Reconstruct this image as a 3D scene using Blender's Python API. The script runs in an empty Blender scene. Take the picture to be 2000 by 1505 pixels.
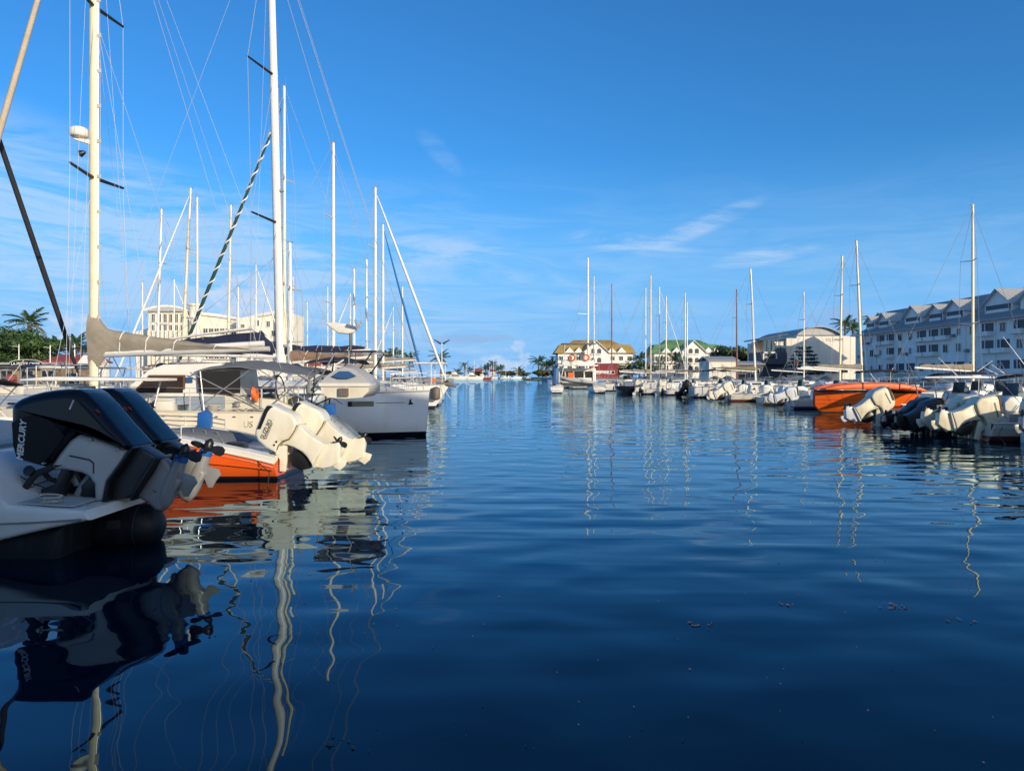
import bpy, bmesh, math, random
from mathutils import Vector, Matrix
random.seed(7)
sc = bpy.context.scene
COL = sc.collection
PI = math.pi
H = 2.0            # eye height above the water
F = 1445.0         # focal length in photograph pixels (2000 wide)
def R(d): return math.radians(d)
def PX(px, D): return (px - 1000.0) / F * D
def PZ(py, D): return H - (py - 735.0) / F * D

# ------------------------------------------------------------------ camera
cd = bpy.data.cameras.new('camera'); cam = bpy.data.objects.new('camera', cd); COL.objects.link(cam)
cd.sensor_fit = 'HORIZONTAL'; cd.sensor_width = 36.0; cd.lens = 36.0 * F / 2000.0
cd.shift_y = -17.5 / 2000.0
cd.clip_start = 0.1; cd.clip_end = 20000
cam.location = (0, 0, H); cam.rotation_euler = (R(90), 0, 0)
sc.camera = cam

# ------------------------------------------------------------------ sky and sun
SUN_AZ, SUN_EL = 140.0, 15.5        # azimuth clockwise from +Y (view direction)
sd = Vector((math.sin(R(SUN_AZ)) * math.cos(R(SUN_EL)), math.cos(R(SUN_AZ)) * math.cos(R(SUN_EL)), math.sin(R(SUN_EL))))
w = bpy.data.worlds.new('World'); sc.world = w; w.use_nodes = True
nt = w.node_tree; N = nt.nodes; LK = nt.links; N.clear()
def nd(t, **k):
    n = N.new(t)
    for a, v in k.items(): setattr(n, a, v)
    return n
out = nd('ShaderNodeOutputWorld'); bg = nd('ShaderNodeBackground'); LK.new(bg.outputs[0], out.inputs[0])
sky = nd('ShaderNodeTexSky', sky_type='NISHITA'); sky.sun_disc = False
sky.sun_elevation = R(SUN_EL); sky.sun_rotation = R(SUN_AZ); sky.air_density = 1.0; sky.dust_density = 0.8; sky.ozone_density = 4.0
bg.inputs[1].default_value = 0.15
tint = nd('ShaderNodeMix', data_type='RGBA', blend_type='MULTIPLY'); tint.inputs[0].default_value = 1.0
tint.inputs[7].default_value = (0.34, 0.90, 1.26, 1); LK.new(sky.outputs[0], tint.inputs[6])
# clouds: thin cirrus and small low cumulus, in the direction of the ray
tc = nd('ShaderNodeTexCoord'); sep = nd('ShaderNodeSeparateXYZ'); LK.new(tc.outputs['Generated'], sep.inputs[0])
def M(op, a, b=None, c=None, clamp=False):
    n = nd('ShaderNodeMath', operation=op, use_clamp=clamp)
    for i, v in enumerate((a, b, c)):
        if v is None: continue
        if isinstance(v, (int, float)): n.inputs[i].default_value = v
        else: LK.new(v, n.inputs[i])
    return n.outputs[0]
az = M('ARCTAN2', sep.outputs[0], sep.outputs[1])          # 0 straight ahead, + to the right
el = M('ARCSINE', sep.outputs[2])
def vec(x, y, z=0.0):
    n = nd('ShaderNodeCombineXYZ')
    for i, v in enumerate((x, y, z)):
        if isinstance(v, (int, float)): n.inputs[i].default_value = v
        else: LK.new(v, n.inputs[i])
    return n.outputs[0]
def noise(v, scale, detail=6, rough=0.55, dist=0.0):
    n = nd('ShaderNodeTexNoise'); LK.new(v, n.inputs['Vector']); n.inputs['Scale'].default_value = scale
    n.inputs['Detail'].default_value = detail; n.inputs['Roughness'].default_value = rough; n.inputs['Distortion'].default_value = dist
    return n.outputs[0]
def sstep(v, a, b):
    n = nd('ShaderNodeMapRange', interpolation_type='SMOOTHSTEP'); LK.new(v, n.inputs[0])
    n.inputs[1].default_value = a; n.inputs[2].default_value = b; n.inputs[3].default_value = 0; n.inputs[4].default_value = 1
    return n.outputs[0]
def blob(a0, e0, ra, re, tilt=0.0):
    """soft ellipse around azimuth a0 / elevation e0 (degrees)"""
    da = M('SUBTRACT', az, R(a0)); de = M('SUBTRACT', el, R(e0))
    de = M('SUBTRACT', de, M('MULTIPLY', da, tilt))
    q = M('ADD', M('POWER', M('ABSOLUTE', M('DIVIDE', da, R(ra))), 2.0), M('POWER', M('ABSOLUTE', M('DIVIDE', de, R(re))), 2.0))
    return M('SUBTRACT', 1.0, sstep(q, 0.0, 1.0))
def add(*vs):
    r = vs[0]
    for v in vs[1:]: r = M('ADD', r, v)
    return r
streak = noise(vec(add(M('MULTIPLY', az, 1.0), M('MULTIPLY', el, 1.2)), M('MULTIPLY', el, 6.0)), 5.5, 7, 0.66, 0.9)
low = M('SUBTRACT', 1.0, sstep(el, R(6.0), R(17.0)))
leftish = sstep(M('MULTIPLY', az, -1.0), R(-14.0), R(14.0))
veil = M('MULTIPLY', M('MULTIPLY', low, sstep(streak, 0.36, 0.70)), add(M('MULTIPLY', leftish, 0.60), 0.30))
bank = M('MULTIPLY', blob(-34, 10.5, 26, 7.5, -0.22), M('MULTIPLY', sstep(streak, 0.30, 0.68), 0.80))
wisp = M('MULTIPLY', add(M('MULTIPLY', blob(9.0, 10.0, 6.0, 1.0, -0.14), 0.75), M('MULTIPLY', blob(14.5, 11.2, 5.0, 0.9, 0.36), 0.7), M('MULTIPLY', blob(-5.6, 16.8, 2.2, 1.2, -0.75), 0.26),
        M('MULTIPLY', blob(19.0, 8.8, 4.5, 0.8, 0.13), 0.75), M('MULTIPLY', blob(-8.0, 9.6, 9.0, 1.5, -0.03), 0.5)), sstep(streak, 0.34, 0.66))
cum_n = noise(vec(az, M('MULTIPLY', el, 1.25), 1.7), 40.0, 5, 0.62, 0.25)
cum = add(M('MULTIPLY', blob(0.2, 1.2, 2.3, 2.3), 0.9), M('MULTIPLY', blob(-2.3, 0.8, 2.0, 1.6), 0.75), M('MULTIPLY', blob(-19.5, 5.0, 4.6, 3.4), 1.05), M('MULTIPLY', blob(-31.0, 3.2, 4.0, 1.8), 0.8))
cum = sstep(add(M('MULTIPLY', cum, 0.9), M('MULTIPLY', M('SUBTRACT', cum_n, 0.5), 2.4)), 0.55, 1.0)
grey = add(M('MULTIPLY', blob(-3.4, 2.9, 5.2, 0.55, 0.02), 1.0), M('MULTIPLY', blob(-6.0, 6.3, 3.0, 0.6), 0.5), M('MULTIPLY', blob(23.6, 4.2, 2.8, 1.1), 0.9), M('MULTIPLY', blob(35.0, 8.0, 4.5, 0.7), 0.45))
grey = M('MULTIPLY', sstep(M('MULTIPLY', grey, cum_n), 0.16, 0.48), 0.5)
white = M('MINIMUM', add(veil, bank, wisp), 0.8)
def mix(fac, c1, c2):
    n = nd('ShaderNodeMix', data_type='RGBA'); LK.new(fac, n.inputs[0])
    for i, c in ((6, c1), (7, c2)):
        if isinstance(c, tuple): n.inputs[i].default_value = c
        else: LK.new(c, n.inputs[i])
    return n.outputs[2]
hz = M('MULTIPLY', M('SUBTRACT', 1.0, sstep(el, R(1.0), R(17.0))), 0.92)
c0 = mix(hz, tint.outputs[2], (1.45, 3.45, 6.4, 1))
# the bright, nearly white sky round the low sun keeps the colour the sky model gives it
dp = nd('ShaderNodeVectorMath', operation='DOT_PRODUCT'); LK.new(tc.outputs['Generated'], dp.inputs[0]); dp.inputs[1].default_value = tuple(sd)
c0 = mix(sstep(dp.outputs['Value'], -0.1, 0.75), c0, sky.outputs[0])
c1 = mix(M('MULTIPLY', white, 0.70), c0, (3.7, 4.8, 6.3, 1))
c2 = mix(M('MULTIPLY', cum, 0.45), c1, (5.0, 5.3, 6.2, 1))
c3 = mix(grey, c2, (2.0, 3.0, 4.9, 1))
LK.new(c3, bg.inputs[0])
w.cycles.sampling_method = 'MANUAL'; w.cycles.sample_map_resolution = 256

sl = bpy.data.lights.new('sun', 'SUN'); so = bpy.data.objects.new('sun', sl); COL.objects.link(so)
sl.energy = 4.4; sl.angle = R(0.55); sl.color = (1.0, 0.84, 0.60)
so.rotation_euler = (-sd).to_track_quat('-Z', 'Y').to_euler()
so.location = sd * 300

sc.view_settings.view_transform = 'Standard'; sc.view_settings.look = 'None'
sc.view_settings.exposure = 0.0; sc.view_settings.gamma = 1.0; sc.view_settings.use_curve_mapping = False
sc.cycles.max_bounces = 8; sc.cycles.glossy_bounces = 4; sc.cycles.transmission_bounces = 4; sc.cycles.diffuse_bounces = 3
sc.cycles.use_denoising = True

# ------------------------------------------------------------------ materials
MATS = {}
def mat(name, rgb, rough=0.5, metal=0.0, var=0.10, scale=3.0, bump=0.0, bscale=20.0, spec=0.5, coat=0.0, stain=None, stain_amt=0.0):
    if name in MATS: return MATS[name]
    m = bpy.data.materials.new(name); m.use_nodes = True; t = m.node_tree; p = t.nodes['Principled BSDF']
    p.inputs['Roughness'].default_value = rough; p.inputs['Metallic'].default_value = metal
    p.inputs['Specular IOR Level'].default_value = spec; p.inputs['Coat Weight'].default_value = coat
    tcn = t.nodes.new('ShaderNodeTexCoord'); nz = t.nodes.new('ShaderNodeTexNoise'); nz.inputs['Scale'].default_value = scale; nz.inputs['Detail'].default_value = 6
    t.links.new(tcn.outputs['Object'], nz.inputs['Vector'])
    mr = t.nodes.new('ShaderNodeMapRange'); mr.inputs[1].default_value = 0.3; mr.inputs[2].default_value = 0.7
    mr.inputs[3].default_value = 1 - var; mr.inputs[4].default_value = 1 + var * 0.5
    t.links.new(nz.outputs[0], mr.inputs[0])
    mx = t.nodes.new('ShaderNodeMix'); mx.data_type = 'RGBA'; mx.blend_type = 'MULTIPLY'; mx.inputs[0].default_value = 1
    mx.inputs[6].default_value = (*rgb, 1); t.links.new(mr.outputs[0], mx.inputs[7])
    last = mx.outputs[2]
    if stain:
        n2 = t.nodes.new('ShaderNodeTexNoise'); n2.inputs['Scale'].default_value = scale * 2.3; n2.inputs['Detail'].default_value = 8
        mp = t.nodes.new('ShaderNodeMapping'); mp.inputs['Scale'].default_value = (1, 1, 0.22); t.links.new(tcn.outputs['Object'], mp.inputs[0]); t.links.new(mp.outputs[0], n2.inputs['Vector'])
        r2 = t.nodes.new('ShaderNodeMapRange'); r2.inputs[1].default_value = 0.5; r2.inputs[2].default_value = 0.75; r2.inputs[4].default_value = stain_amt
        t.links.new(n2.outputs[0], r2.inputs[0])
        m2 = t.nodes.new('ShaderNodeMix'); m2.data_type = 'RGBA'; t.links.new(r2.outputs[0], m2.inputs[0]); t.links.new(last, m2.inputs[6]); m2.inputs[7].default_value = (*stain, 1)
        last = m2.outputs[2]
    t.links.new(last, p.inputs['Base Color'])
    if bump:
        nb = t.nodes.new('ShaderNodeTexNoise'); nb.inputs['Scale'].default_value = bscale; nb.inputs['Detail'].default_value = 4
        t.links.new(tcn.outputs['Object'], nb.inputs['Vector'])
        b = t.nodes.new('ShaderNodeBump'); b.inputs['Distance'].default_value = bump; t.links.new(nb.outputs[0], b.inputs['Height']); t.links.new(b.outputs[0], p.inputs['Normal'])
    MATS[name] = m
    return m
def hull_mat(name, top, boot, bottom, z0=0.04, z1=0.16, rough=0.22, var=0.06):
    """painted hull: antifouling below z0, boot stripe to z1, topsides above"""
    if name in MATS: return MATS[name]
    m = mat(name, top, rough, var=var, scale=1.2, stain=(top[0] * 0.62, top[1] * 0.55, top[2] * 0.42), stain_amt=0.28, coat=0.3)
    t = m.node_tree; p = t.nodes['Principled BSDF']; src = p.inputs['Base Color'].links[0].from_socket
    tcn = t.nodes.new('ShaderNodeTexCoord'); s = t.nodes.new('ShaderNodeSeparateXYZ'); t.links.new(tcn.outputs['Object'], s.inputs[0])
    prev = src
    for z, c in ((z1, boot), (z0, bottom)):
        g = t.nodes.new('ShaderNodeMath'); g.operation = 'LESS_THAN'; t.links.new(s.outputs[2], g.inputs[0]); g.inputs[1].default_value = z
        mx = t.nodes.new('ShaderNodeMix'); mx.data_type = 'RGBA'; t.links.new(g.outputs[0], mx.inputs[0]); t.links.new(prev, mx.inputs[6]); mx.inputs[7].default_value = (*c, 1)
        prev = mx.outputs[2]
    t.links.new(prev, p.inputs['Base Color'])
    return m
GEL = (0.80, 0.78, 0.72)
mat('gelcoat', GEL, 0.28, var=0.07, scale=1.5, stain=(0.55, 0.47, 0.34), stain_amt=0.22, coat=0.25)
mat('old_gelcoat', (0.74, 0.70, 0.58), 0.38, var=0.10, scale=1.6, stain=(0.42, 0.32, 0.18), stain_amt=0.35, coat=0.1)
mat('deck_grey', (0.52, 0.52, 0.50), 0.6, bump=0.003, bscale=60)
mat('deck_cream', (0.70, 0.66, 0.55), 0.6, bump=0.002, bscale=60, stain=(0.4, 0.34, 0.25), stain_amt=0.3)
mat('alu', (0.72, 0.70, 0.64), 0.35, metal=0.35, var=0.12)
mat('mast_cream', (0.80, 0.72, 0.50), 0.4, var=0.08)
mat('mast_white', (0.82, 0.80, 0.76), 0.35, var=0.06)
mat('mast_wood', (0.24, 0.07, 0.045), 0.4, var=0.2)
mat('steel', (0.42, 0.43, 0.45), 0.34, metal=0.55, var=0.15)
mat('wire', (0.40, 0.42, 0.44), 0.5, metal=0.2)
mat('rope', (0.55, 0.50, 0.40), 0.9)
mat('dark_rope', (0.03, 0.03, 0.035), 0.9)
mat('black', (0.012, 0.012, 0.014), 0.35)
mat('rubber', (0.02, 0.021, 0.024), 0.62, bump=0.002, bscale=40)
mat('glass_dark', (0.012, 0.014, 0.018), 0.06, spec=0.6, var=0.02)
mat('glass_brown', (0.035, 0.022, 0.018), 0.08, spec=0.6, var=0.02)
mat('glass_blue', (0.10, 0.16, 0.20), 0.06, spec=0.7)
mat('canvas_grey', (0.16, 0.17, 0.185), 0.85, bump=0.004, bscale=12)
mat('canvas_taupe', (0.30, 0.265, 0.215), 0.88, bump=0.02, bscale=5.0, var=0.16)
mat('canvas_brown', (0.26, 0.17, 0.12), 0.88, bump=0.012, bscale=7.0, var=0.16)
mat('canvas_navy', (0.014, 0.020, 0.055), 0.85, bump=0.01, bscale=6.0)
mat('canvas_blue', (0.02, 0.09, 0.25), 0.85, bump=0.008, bscale=8.0)
mat('canvas_black', (0.014, 0.014, 0.017), 0.85, bump=0.008, bscale=8.0)
mat('canvas_white', (0.74, 0.73, 0.70), 0.8, bump=0.008, bscale=8.0)
mat('sail_beige', (0.50, 0.43, 0.34), 0.85, bump=0.01, bscale=14)
mat('sail_white', (0.80, 0.78, 0.74), 0.8)
mat('sail_blue', (0.03, 0.14, 0.36), 0.8)
mat('sail_green', (0.012, 0.055, 0.05), 0.8)
mat('orange_paint', (0.86, 0.135, 0.018), 0.45, var=0.16, scale=2.0, stain=(0.50, 0.12, 0.05), stain_amt=0.55, coat=0.05)
mat('orange_plastic', (0.80, 0.16, 0.03), 0.5)
mat('red_paint', (0.26, 0.03, 0.03), 0.6, var=0.15)
mat('fender_grey', (0.16, 0.14, 0.125), 0.6, stain=(0.07, 0.04, 0.025), stain_amt=0.6, scale=5)
mat('blue_plastic', (0.02, 0.12, 0.42), 0.35)
mat('merc_cowl', (0.005, 0.006, 0.012), 0.20, coat=0.0, spec=.38, var=0.05)
mat('merc_panel', (0.005, 0.0055, 0.006), 0.34, spec=.28, var=0.05)
mat('merc_grey', (0.50, 0.50, 0.48), 0.33, coat=0.3, var=0.06)
mat('merc_leg', (0.035, 0.036, 0.04), 0.40, var=0.12)
mat('merc_lower', (0.27, 0.28, 0.295), 0.34, metal=0.1, var=0.1, stain=(.12,.11,.10), stain_amt=.4)
mat('eng_white', (0.80, 0.76, 0.64), 0.32, var=0.07, coat=0.2, stain=(0.50, 0.36, 0.16), stain_amt=0.30, scale=2.2)
mat('eng_cream', (0.72, 0.66, 0.50), 0.36, var=0.12, coat=0.15, stain=(0.42, 0.30, 0.14), stain_amt=0.45, scale=2.6)
mat('eng_pale', (0.62, 0.65, 0.68), 0.34, var=0.08, coat=0.2, stain=(0.35, 0.32, 0.28), stain_amt=0.4, scale=2.6)
mat('eng_silver', (0.30, 0.31, 0.31), 0.35, metal=0.3)
mat('letter_white', (0.78, 0.78, 0.76), 0.4)
mat('letter_grey', (0.12, 0.13, 0.12), 0.5)
mat('plaster_white', (0.90, 0.87, 0.81), 0.75, var=0.08, scale=0.4, stain=(0.5, 0.5, 0.5), stain_amt=0.2)
mat('plaster_cream', (0.82, 0.77, 0.67), 0.8, var=0.08, scale=0.3, stain=(0.52, 0.45, 0.36), stain_amt=0.25)
mat('concrete', (0.34, 0.33, 0.30), 0.9, bump=0.01, bscale=8, var=0.2)
mat('roof_grey', (0.36, 0.37, 0.38), 0.5, var=0.12, scale=0.5)
mat('roof_ochre', (0.40, 0.27, 0.085), 0.7, var=0.2, scale=0.4)
mat('roof_green', (0.12, 0.26, 0.09), 0.6, var=0.18, scale=0.4)
mat('roof_red', (0.38, 0.07, 0.05), 0.7, var=0.2)
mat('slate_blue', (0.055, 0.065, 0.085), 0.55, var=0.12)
mat('foliage', (0.045, 0.095, 0.02), 0.55, var=0.55, scale=0.8)
mat('foliage_dark', (0.022, 0.05, 0.016), 0.6, var=0.5, scale=0.8)
mat('foliage_olive', (0.085, 0.10, 0.022), 0.6, var=0.5, scale=0.8)
mat('frond', (0.05, 0.095, 0.022), 0.5, var=0.35, scale=2)
mat('frond_dry', (0.22, 0.16, 0.035), 0.6, var=0.35, scale=2)
mat('bark', (0.16, 0.12, 0.085), 0.9, bump=0.03, bscale=6, var=0.3)
mat('grass_land', (0.06, 0.085, 0.03), 0.9, var=0.4, scale=0.1)
mat('sign_black', (0.015, 0.015, 0.015), 0.5)
mat('teal', (0.02, 0.13, 0.13), 0.5)
mat('solar', (0.012, 0.014, 0.03), 0.12, spec=0.6)
mat('grey_plastic', (0.24, 0.25, 0.26), 0.5)
mat('tubes_grey', (0.42, 0.43, 0.45), 0.6)
mat('tubes_navy', (0.009, 0.010, 0.014), 0.5, spec=.3, bump=.003, bscale=9, stain=(0.045, 0.05, 0.045), stain_amt=0.5, scale=3)

# ------------------------------------------------------------------ mesh helpers
class MB:
    def __init__(s): s.v = []; s.f = []
    def add(s, vs, fs):
        o = len(s.v); s.v += [tuple(p) for p in vs]; s.f += [tuple(i + o for i in q) for q in fs]; return s
    def box(s, c, d, rz=0.0, ry=0.0, taper=1.0):
        x, y, z = d[0] / 2, d[1] / 2, d[2] / 2
        m = Matrix.Rotation(rz, 3, 'Z') @ Matrix.Rotation(ry, 3, 'Y'); c = Vector(c)
        ps = []
        for dz in (-1, 1):
            k = taper if dz > 0 else 1
            for dx, dy in ((-1, -1), (1, -1), (1, 1), (-1, 1)):
                ps.append(c + m @ Vector((dx * x * k, dy * y * k, dz * z)))
        return s.add(ps, [(3, 2, 1, 0), (4, 5, 6, 7), (0, 1, 5, 4), (1, 2, 6, 5), (2, 3, 7, 6), (3, 0, 4, 7)])
    def path(s, pts, r, n=6, cap=True, sx=1.0):
        pts = [Vector(p) for p in pts]; rs = r if isinstance(r, (list, tuple)) else [r] * len(pts)
        rings = []
        up0 = None
        for i, p in enumerate(pts):
            a = pts[max(i - 1, 0)]; b = pts[min(i + 1, len(pts) - 1)]; d = (b - a).normalized()
            if up0 is None:
                up0 = Vector((0, 0, 1)) if abs(d.z) < 0.9 else Vector((1, 0, 0))
            u = d.cross(up0).normalized(); v = u.cross(d).normalized()
            up0 = v
            rings.append([p + (u * math.cos(2 * PI * k / n) * sx + v * math.sin(2 * PI * k / n)) * rs[i] for k in range(n)])
        vs = [q for ring in rings for q in ring]; fs = []
        for i in range(len(rings) - 1):
            for k in range(n):
                fs.append((i * n + k, i * n + (k + 1) % n, (i + 1) * n + (k + 1) % n, (i + 1) * n + k))
        if cap:
            fs.append(tuple(range(n))[::-1]); fs.append(tuple((len(rings) - 1) * n + k for k in range(n)))
        return s.add(vs, fs)
    def loft(s, rings, closed=True, cap0=True, cap1=True):
        n = len(rings[0]); vs = [q for r in rings for q in r]; fs = []
        for i in range(len(rings) - 1):
            for k in range(n if closed else n - 1):
                fs.append((i * n + k, i * n + (k + 1) % n, (i + 1) * n + (k + 1) % n, (i + 1) * n + k))
        if cap0: fs.append(tuple(range(n))[::-1])
        if cap1: fs.append(tuple((len(rings) - 1) * n + k for k in range(n)))
        return s.add(vs, fs)
    def lathe(s, o, d, prof, n=12):
        o = Vector(o); d = Vector(d).normalized(); u = d.cross(Vector((0.123, 0.9, 0.31))).normalized(); v = d.cross(u)
        return s.loft([[o + d * t + (u * math.cos(2 * PI * k / n) + v * math.sin(2 * PI * k / n)) * r for k in range(n)] for t, r in prof])
    def pillow(s, ol, y0, y1, bev=0.05, steps=3, f=None):
        """outline in the x-z plane given a rounded thickness from y0 to y1"""
        ol = [Vector((a, b)) for a, b in ol]
        if sum(ol[i].x * ol[(i + 1) % len(ol)].y - ol[(i + 1) % len(ol)].x * ol[i].y for i in range(len(ol))) < 0: ol.reverse()
        n = len(ol); nor = []
        for i in range(n):
            e1 = (ol[i] - ol[i - 1]).normalized(); e2 = (ol[(i + 1) % n] - ol[i]).normalized()
            m1 = Vector((-e1.y, e1.x)); m2 = Vector((-e2.y, e2.x)); q = m1 + m2
            q = q.normalized() if q.length > 1e-4 else m1
            nor.append(q / max(0.55, q.dot(m1)))
        rings = []
        lim = []
        for i in range(n):                                  # keep the rounding inside thin places of the outline
            d = 9e9; o_ = ol[i]; v_ = nor[i].normalized()
            for j in range(n):
                if j == i or (j + 1) % n == i: continue
                a_, b_ = ol[j], ol[(j + 1) % n]; e_ = b_ - a_; den = v_.x * e_.y - v_.y * e_.x
                if abs(den) < 1e-9: continue
                w_ = a_ - o_; tt = (w_.x * e_.y - w_.y * e_.x) / den; uu = (w_.x * v_.y - w_.y * v_.x) / den
                if tt > 1e-6 and -0.01 <= uu <= 1.01: d = min(d, tt)
            lim.append(min(1.0, .42 * d / (bev * nor[i].length + 1e-9)))
        lim = [min(lim[i], (lim[i - 1] + lim[i] + lim[(i + 1) % n]) / 3) for i in range(n)]
        def ring(y, ins): return [(ol[i].x + nor[i].x * ins * lim[i], y, ol[i].y + nor[i].y * ins * lim[i]) for i in range(n)]
        for k in range(steps + 1):
            a = PI / 2 * k / steps
            rings.append(ring(y0 + bev * (1 - math.cos(a)), bev * (1 - math.sin(a))))
        for k in range(steps, -1, -1):
            a = PI / 2 * k / steps
            rings.append(ring(y1 - bev * (1 - math.cos(a)), bev * (1 - math.sin(a))))
        if f: rings = [[f(p) for p in r] for r in rings]
        return s.loft(rings)
    def xform(s, m):
        s.v = [tuple(m @ Vector(p)) for p in s.v]; return s
    def mesh(s, name, m, smooth=35):
        me = bpy.data.meshes.new(name); me.from_pydata(s.v, [], s.f)
        bm = bmesh.new(); bm.from_mesh(me); bmesh.ops.recalc_face_normals(bm, faces=bm.faces); bm.to_mesh(me); bm.free()
        if smooth:
            me.polygons.foreach_set('use_smooth', [True] * len(me.polygons)); me.set_sharp_from_angle(angle=R(smooth))
        me.materials.append(m if not isinstance(m, str) else MATS[m]); me.update()
        return me
    def build(s, name, m, parent=None, smooth=35):
        o = bpy.data.objects.new(name, s.mesh(name, m, smooth)); COL.objects.link(o)
        if parent: o.parent = parent
        return o
def place(name, me, parent=None, loc=(0, 0, 0), rz=0.0, scale=None, rot=None):
    o = bpy.data.objects.new(name, me); COL.objects.link(o); o.location = loc
    o.rotation_euler = rot if rot else (0, 0, rz)
    if scale: o.scale = scale if isinstance(scale, (tuple, list)) else (scale,) * 3
    if parent: o.parent = parent
    return o
def empty(name, loc, rz=0.0):
    o = bpy.data.objects.new(name, None); COL.objects.link(o); o.location = loc; o.rotation_euler = (0, 0, rz); o.empty_display_size = 0.2
    return o
def tag(o, label, cat, group=None, kind=None):
    o['label'] = label; o['category'] = cat
    if group: o['group'] = group
    if kind: o['kind'] = kind
    return o
def struct(o, kind='structure'):
    o['kind'] = kind; return o
def text_obj(name, s, size, m, parent, origin, right, up, depth=0.003, shear=0.0, align='CENTER', bold=0.0):
    cu = bpy.data.curves.new(name, 'FONT'); cu.body = s; cu.size = size; cu.align_x = align; cu.align_y = 'CENTER'; cu.extrude = depth; cu.shear = shear; cu.resolution_u = 3; cu.offset = bold
    t = bpy.data.objects.new('tmp', cu); COL.objects.link(t)
    dg = bpy.context.evaluated_depsgraph_get(); me = bpy.data.meshes.new_from_object(t.evaluated_get(dg)); bpy.data.objects.remove(t); bpy.data.curves.remove(cu)
    me.name = name
    r = Vector(right).normalized(); u = Vector(up).normalized(); n = r.cross(u)
    mx = Matrix((r, u, n)).transposed().to_4x4(); mx.translation = Vector(origin)
    me.transform(mx); me.materials.clear(); me.materials.append(MATS[m])
    return place(name, me, parent)
# ------------------------------------------------------------------ water and land
def water():
    m = bpy.data.materials.new('water'); m.use_nodes = True; t = m.node_tree; p = t.nodes['Principled BSDF']
    p.inputs['Base Color'].default_value = (0.0006, 0.006, 0.017, 1); p.inputs['Roughness'].default_value = 0.012
    p.inputs['IOR'].default_value = 1.333; p.inputs['Specular IOR Level'].default_value = 0.5
    g = t.nodes.new('ShaderNodeNewGeometry')
    def nz(sx, sy, sz, detail, rough=0.5, dist=0.0, rot=0.0):
        mp = t.nodes.new('ShaderNodeMapping'); mp.inputs['Scale'].default_value = (sx, sy, sz); mp.inputs['Rotation'].default_value = (0, 0, rot)
        t.links.new(g.outputs['Position'], mp.inputs[0])
        n = t.nodes.new('ShaderNodeTexNoise'); n.inputs['Scale'].default_value = 1.0; n.inputs['Detail'].default_value = detail; n.inputs['Roughness'].default_value = rough; n.inputs['Distortion'].default_value = dist
        t.links.new(mp.outputs[0], n.inputs['Vector']); return n.outputs[0]
    def mth(op, a, b):
        n = t.nodes.new('ShaderNodeMath'); n.operation = op
        for i, v in enumerate((a, b)):
            if isinstance(v, (int, float)): n.inputs[i].default_value = v
            else: t.links.new(v, n.inputs[i])
        return n.outputs[0]
    s = t.nodes.new('ShaderNodeSeparateXYZ'); t.links.new(g.outputs['Position'], s.inputs[0])
    far = t.nodes.new('ShaderNodeMapRange'); t.links.new(s.outputs[1], far.inputs[0]); far.inputs[1].default_value = 14; far.inputs[2].default_value = 110; far.inputs[3].default_value = 0.0; far.inputs[4].default_value = 1.0
    gust = nz(0.035, 0.06, 1, 3); gm = t.nodes.new('ShaderNodeMapRange'); t.links.new(gust, gm.inputs[0]); gm.inputs[1].default_value = 0.38; gm.inputs[2].default_value = 0.62; gm.inputs[3].default_value = 0.55; gm.inputs[4].default_value = 1.25
    mid = t.nodes.new('ShaderNodeMapRange'); mid.interpolation_type = 'SMOOTHSTEP'; t.links.new(s.outputs[1], mid.inputs[0]); mid.inputs[1].default_value = 4; mid.inputs[2].default_value = 13; mid.inputs[3].default_value = 0.30; mid.inputs[4].default_value = 1.0
    h = mth('MULTIPLY', mth('MULTIPLY', nz(0.22, 2.0, 1, 1.2, 0.5, 0.35, 0.05), mid.outputs[0]), 0.018)
    h = mth('ADD', h, mth('MULTIPLY', nz(1.25, 1.50, 1, 0.2, 0.4, 0.2, 0.3), 0.027))
    h = mth('ADD', h, mth('MULTIPLY', nz(0.25, 0.50, 1, 0.5, 0.4, 0.0, -0.2), 0.024))
    h = mth('ADD', h, mth('MULTIPLY', nz(2.2, 5.6, 1, 1.0), mth('ADD', 0.0002, mth('MULTIPLY', far.outputs[0], 0.013))))
    h = mth('MULTIPLY', h, gm.outputs[0])
    b = t.nodes.new('ShaderNodeBump'); b.inputs['Strength'].default_value = 1.0; b.inputs['Distance'].default_value = 1.0
    t.links.new(h, b.inputs['Height']); t.links.new(b.outputs[0], p.inputs['Normal'])
    fr = t.nodes.new('ShaderNodeFresnel'); fr.inputs['IOR'].default_value = 1.333; t.links.new(b.outputs[0], fr.inputs['Normal'])
    gl = t.nodes.new('ShaderNodeBsdfGlossy'); gl.inputs['Color'].default_value = (0.66, 0.88, 1.0, 1); gl.inputs['Roughness'].default_value = 0.012; t.links.new(b.outputs[0], gl.inputs['Normal'])
    p.inputs['Specular IOR Level'].default_value = 0.0; p.inputs['Roughness'].default_value = 1.0
    mxs = t.nodes.new('ShaderNodeMixShader'); t.links.new(fr.outputs[0], mxs.inputs[0]); t.links.new(p.outputs[0], mxs.inputs[1]); t.links.new(gl.outputs[0], mxs.inputs[2])
    t.links.new(mxs.outputs[0], t.nodes['Material Output'].inputs[0])
    MATS['water'] = m
    o = MB().add([(-4000, -60, 0), (4000, -60, 0), (4000, 9000, 0), (-4000, 9000, 0)], [(0, 1, 2, 3)]).build('water', m, smooth=0)
    struct(o)
water()
def slab(name, poly, z0, z1, m):
    n = len(poly)
    mb = MB().add([(x, y, z0) for x, y in poly] + [(x, y, z1) for x, y in poly],
                  [tuple(range(n))[::-1], tuple(range(n, 2 * n))] + [(i, (i + 1) % n, n + (i + 1) % n, n + i) for i in range(n)])
    return struct(mb.build(name, m, smooth=0))
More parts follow.
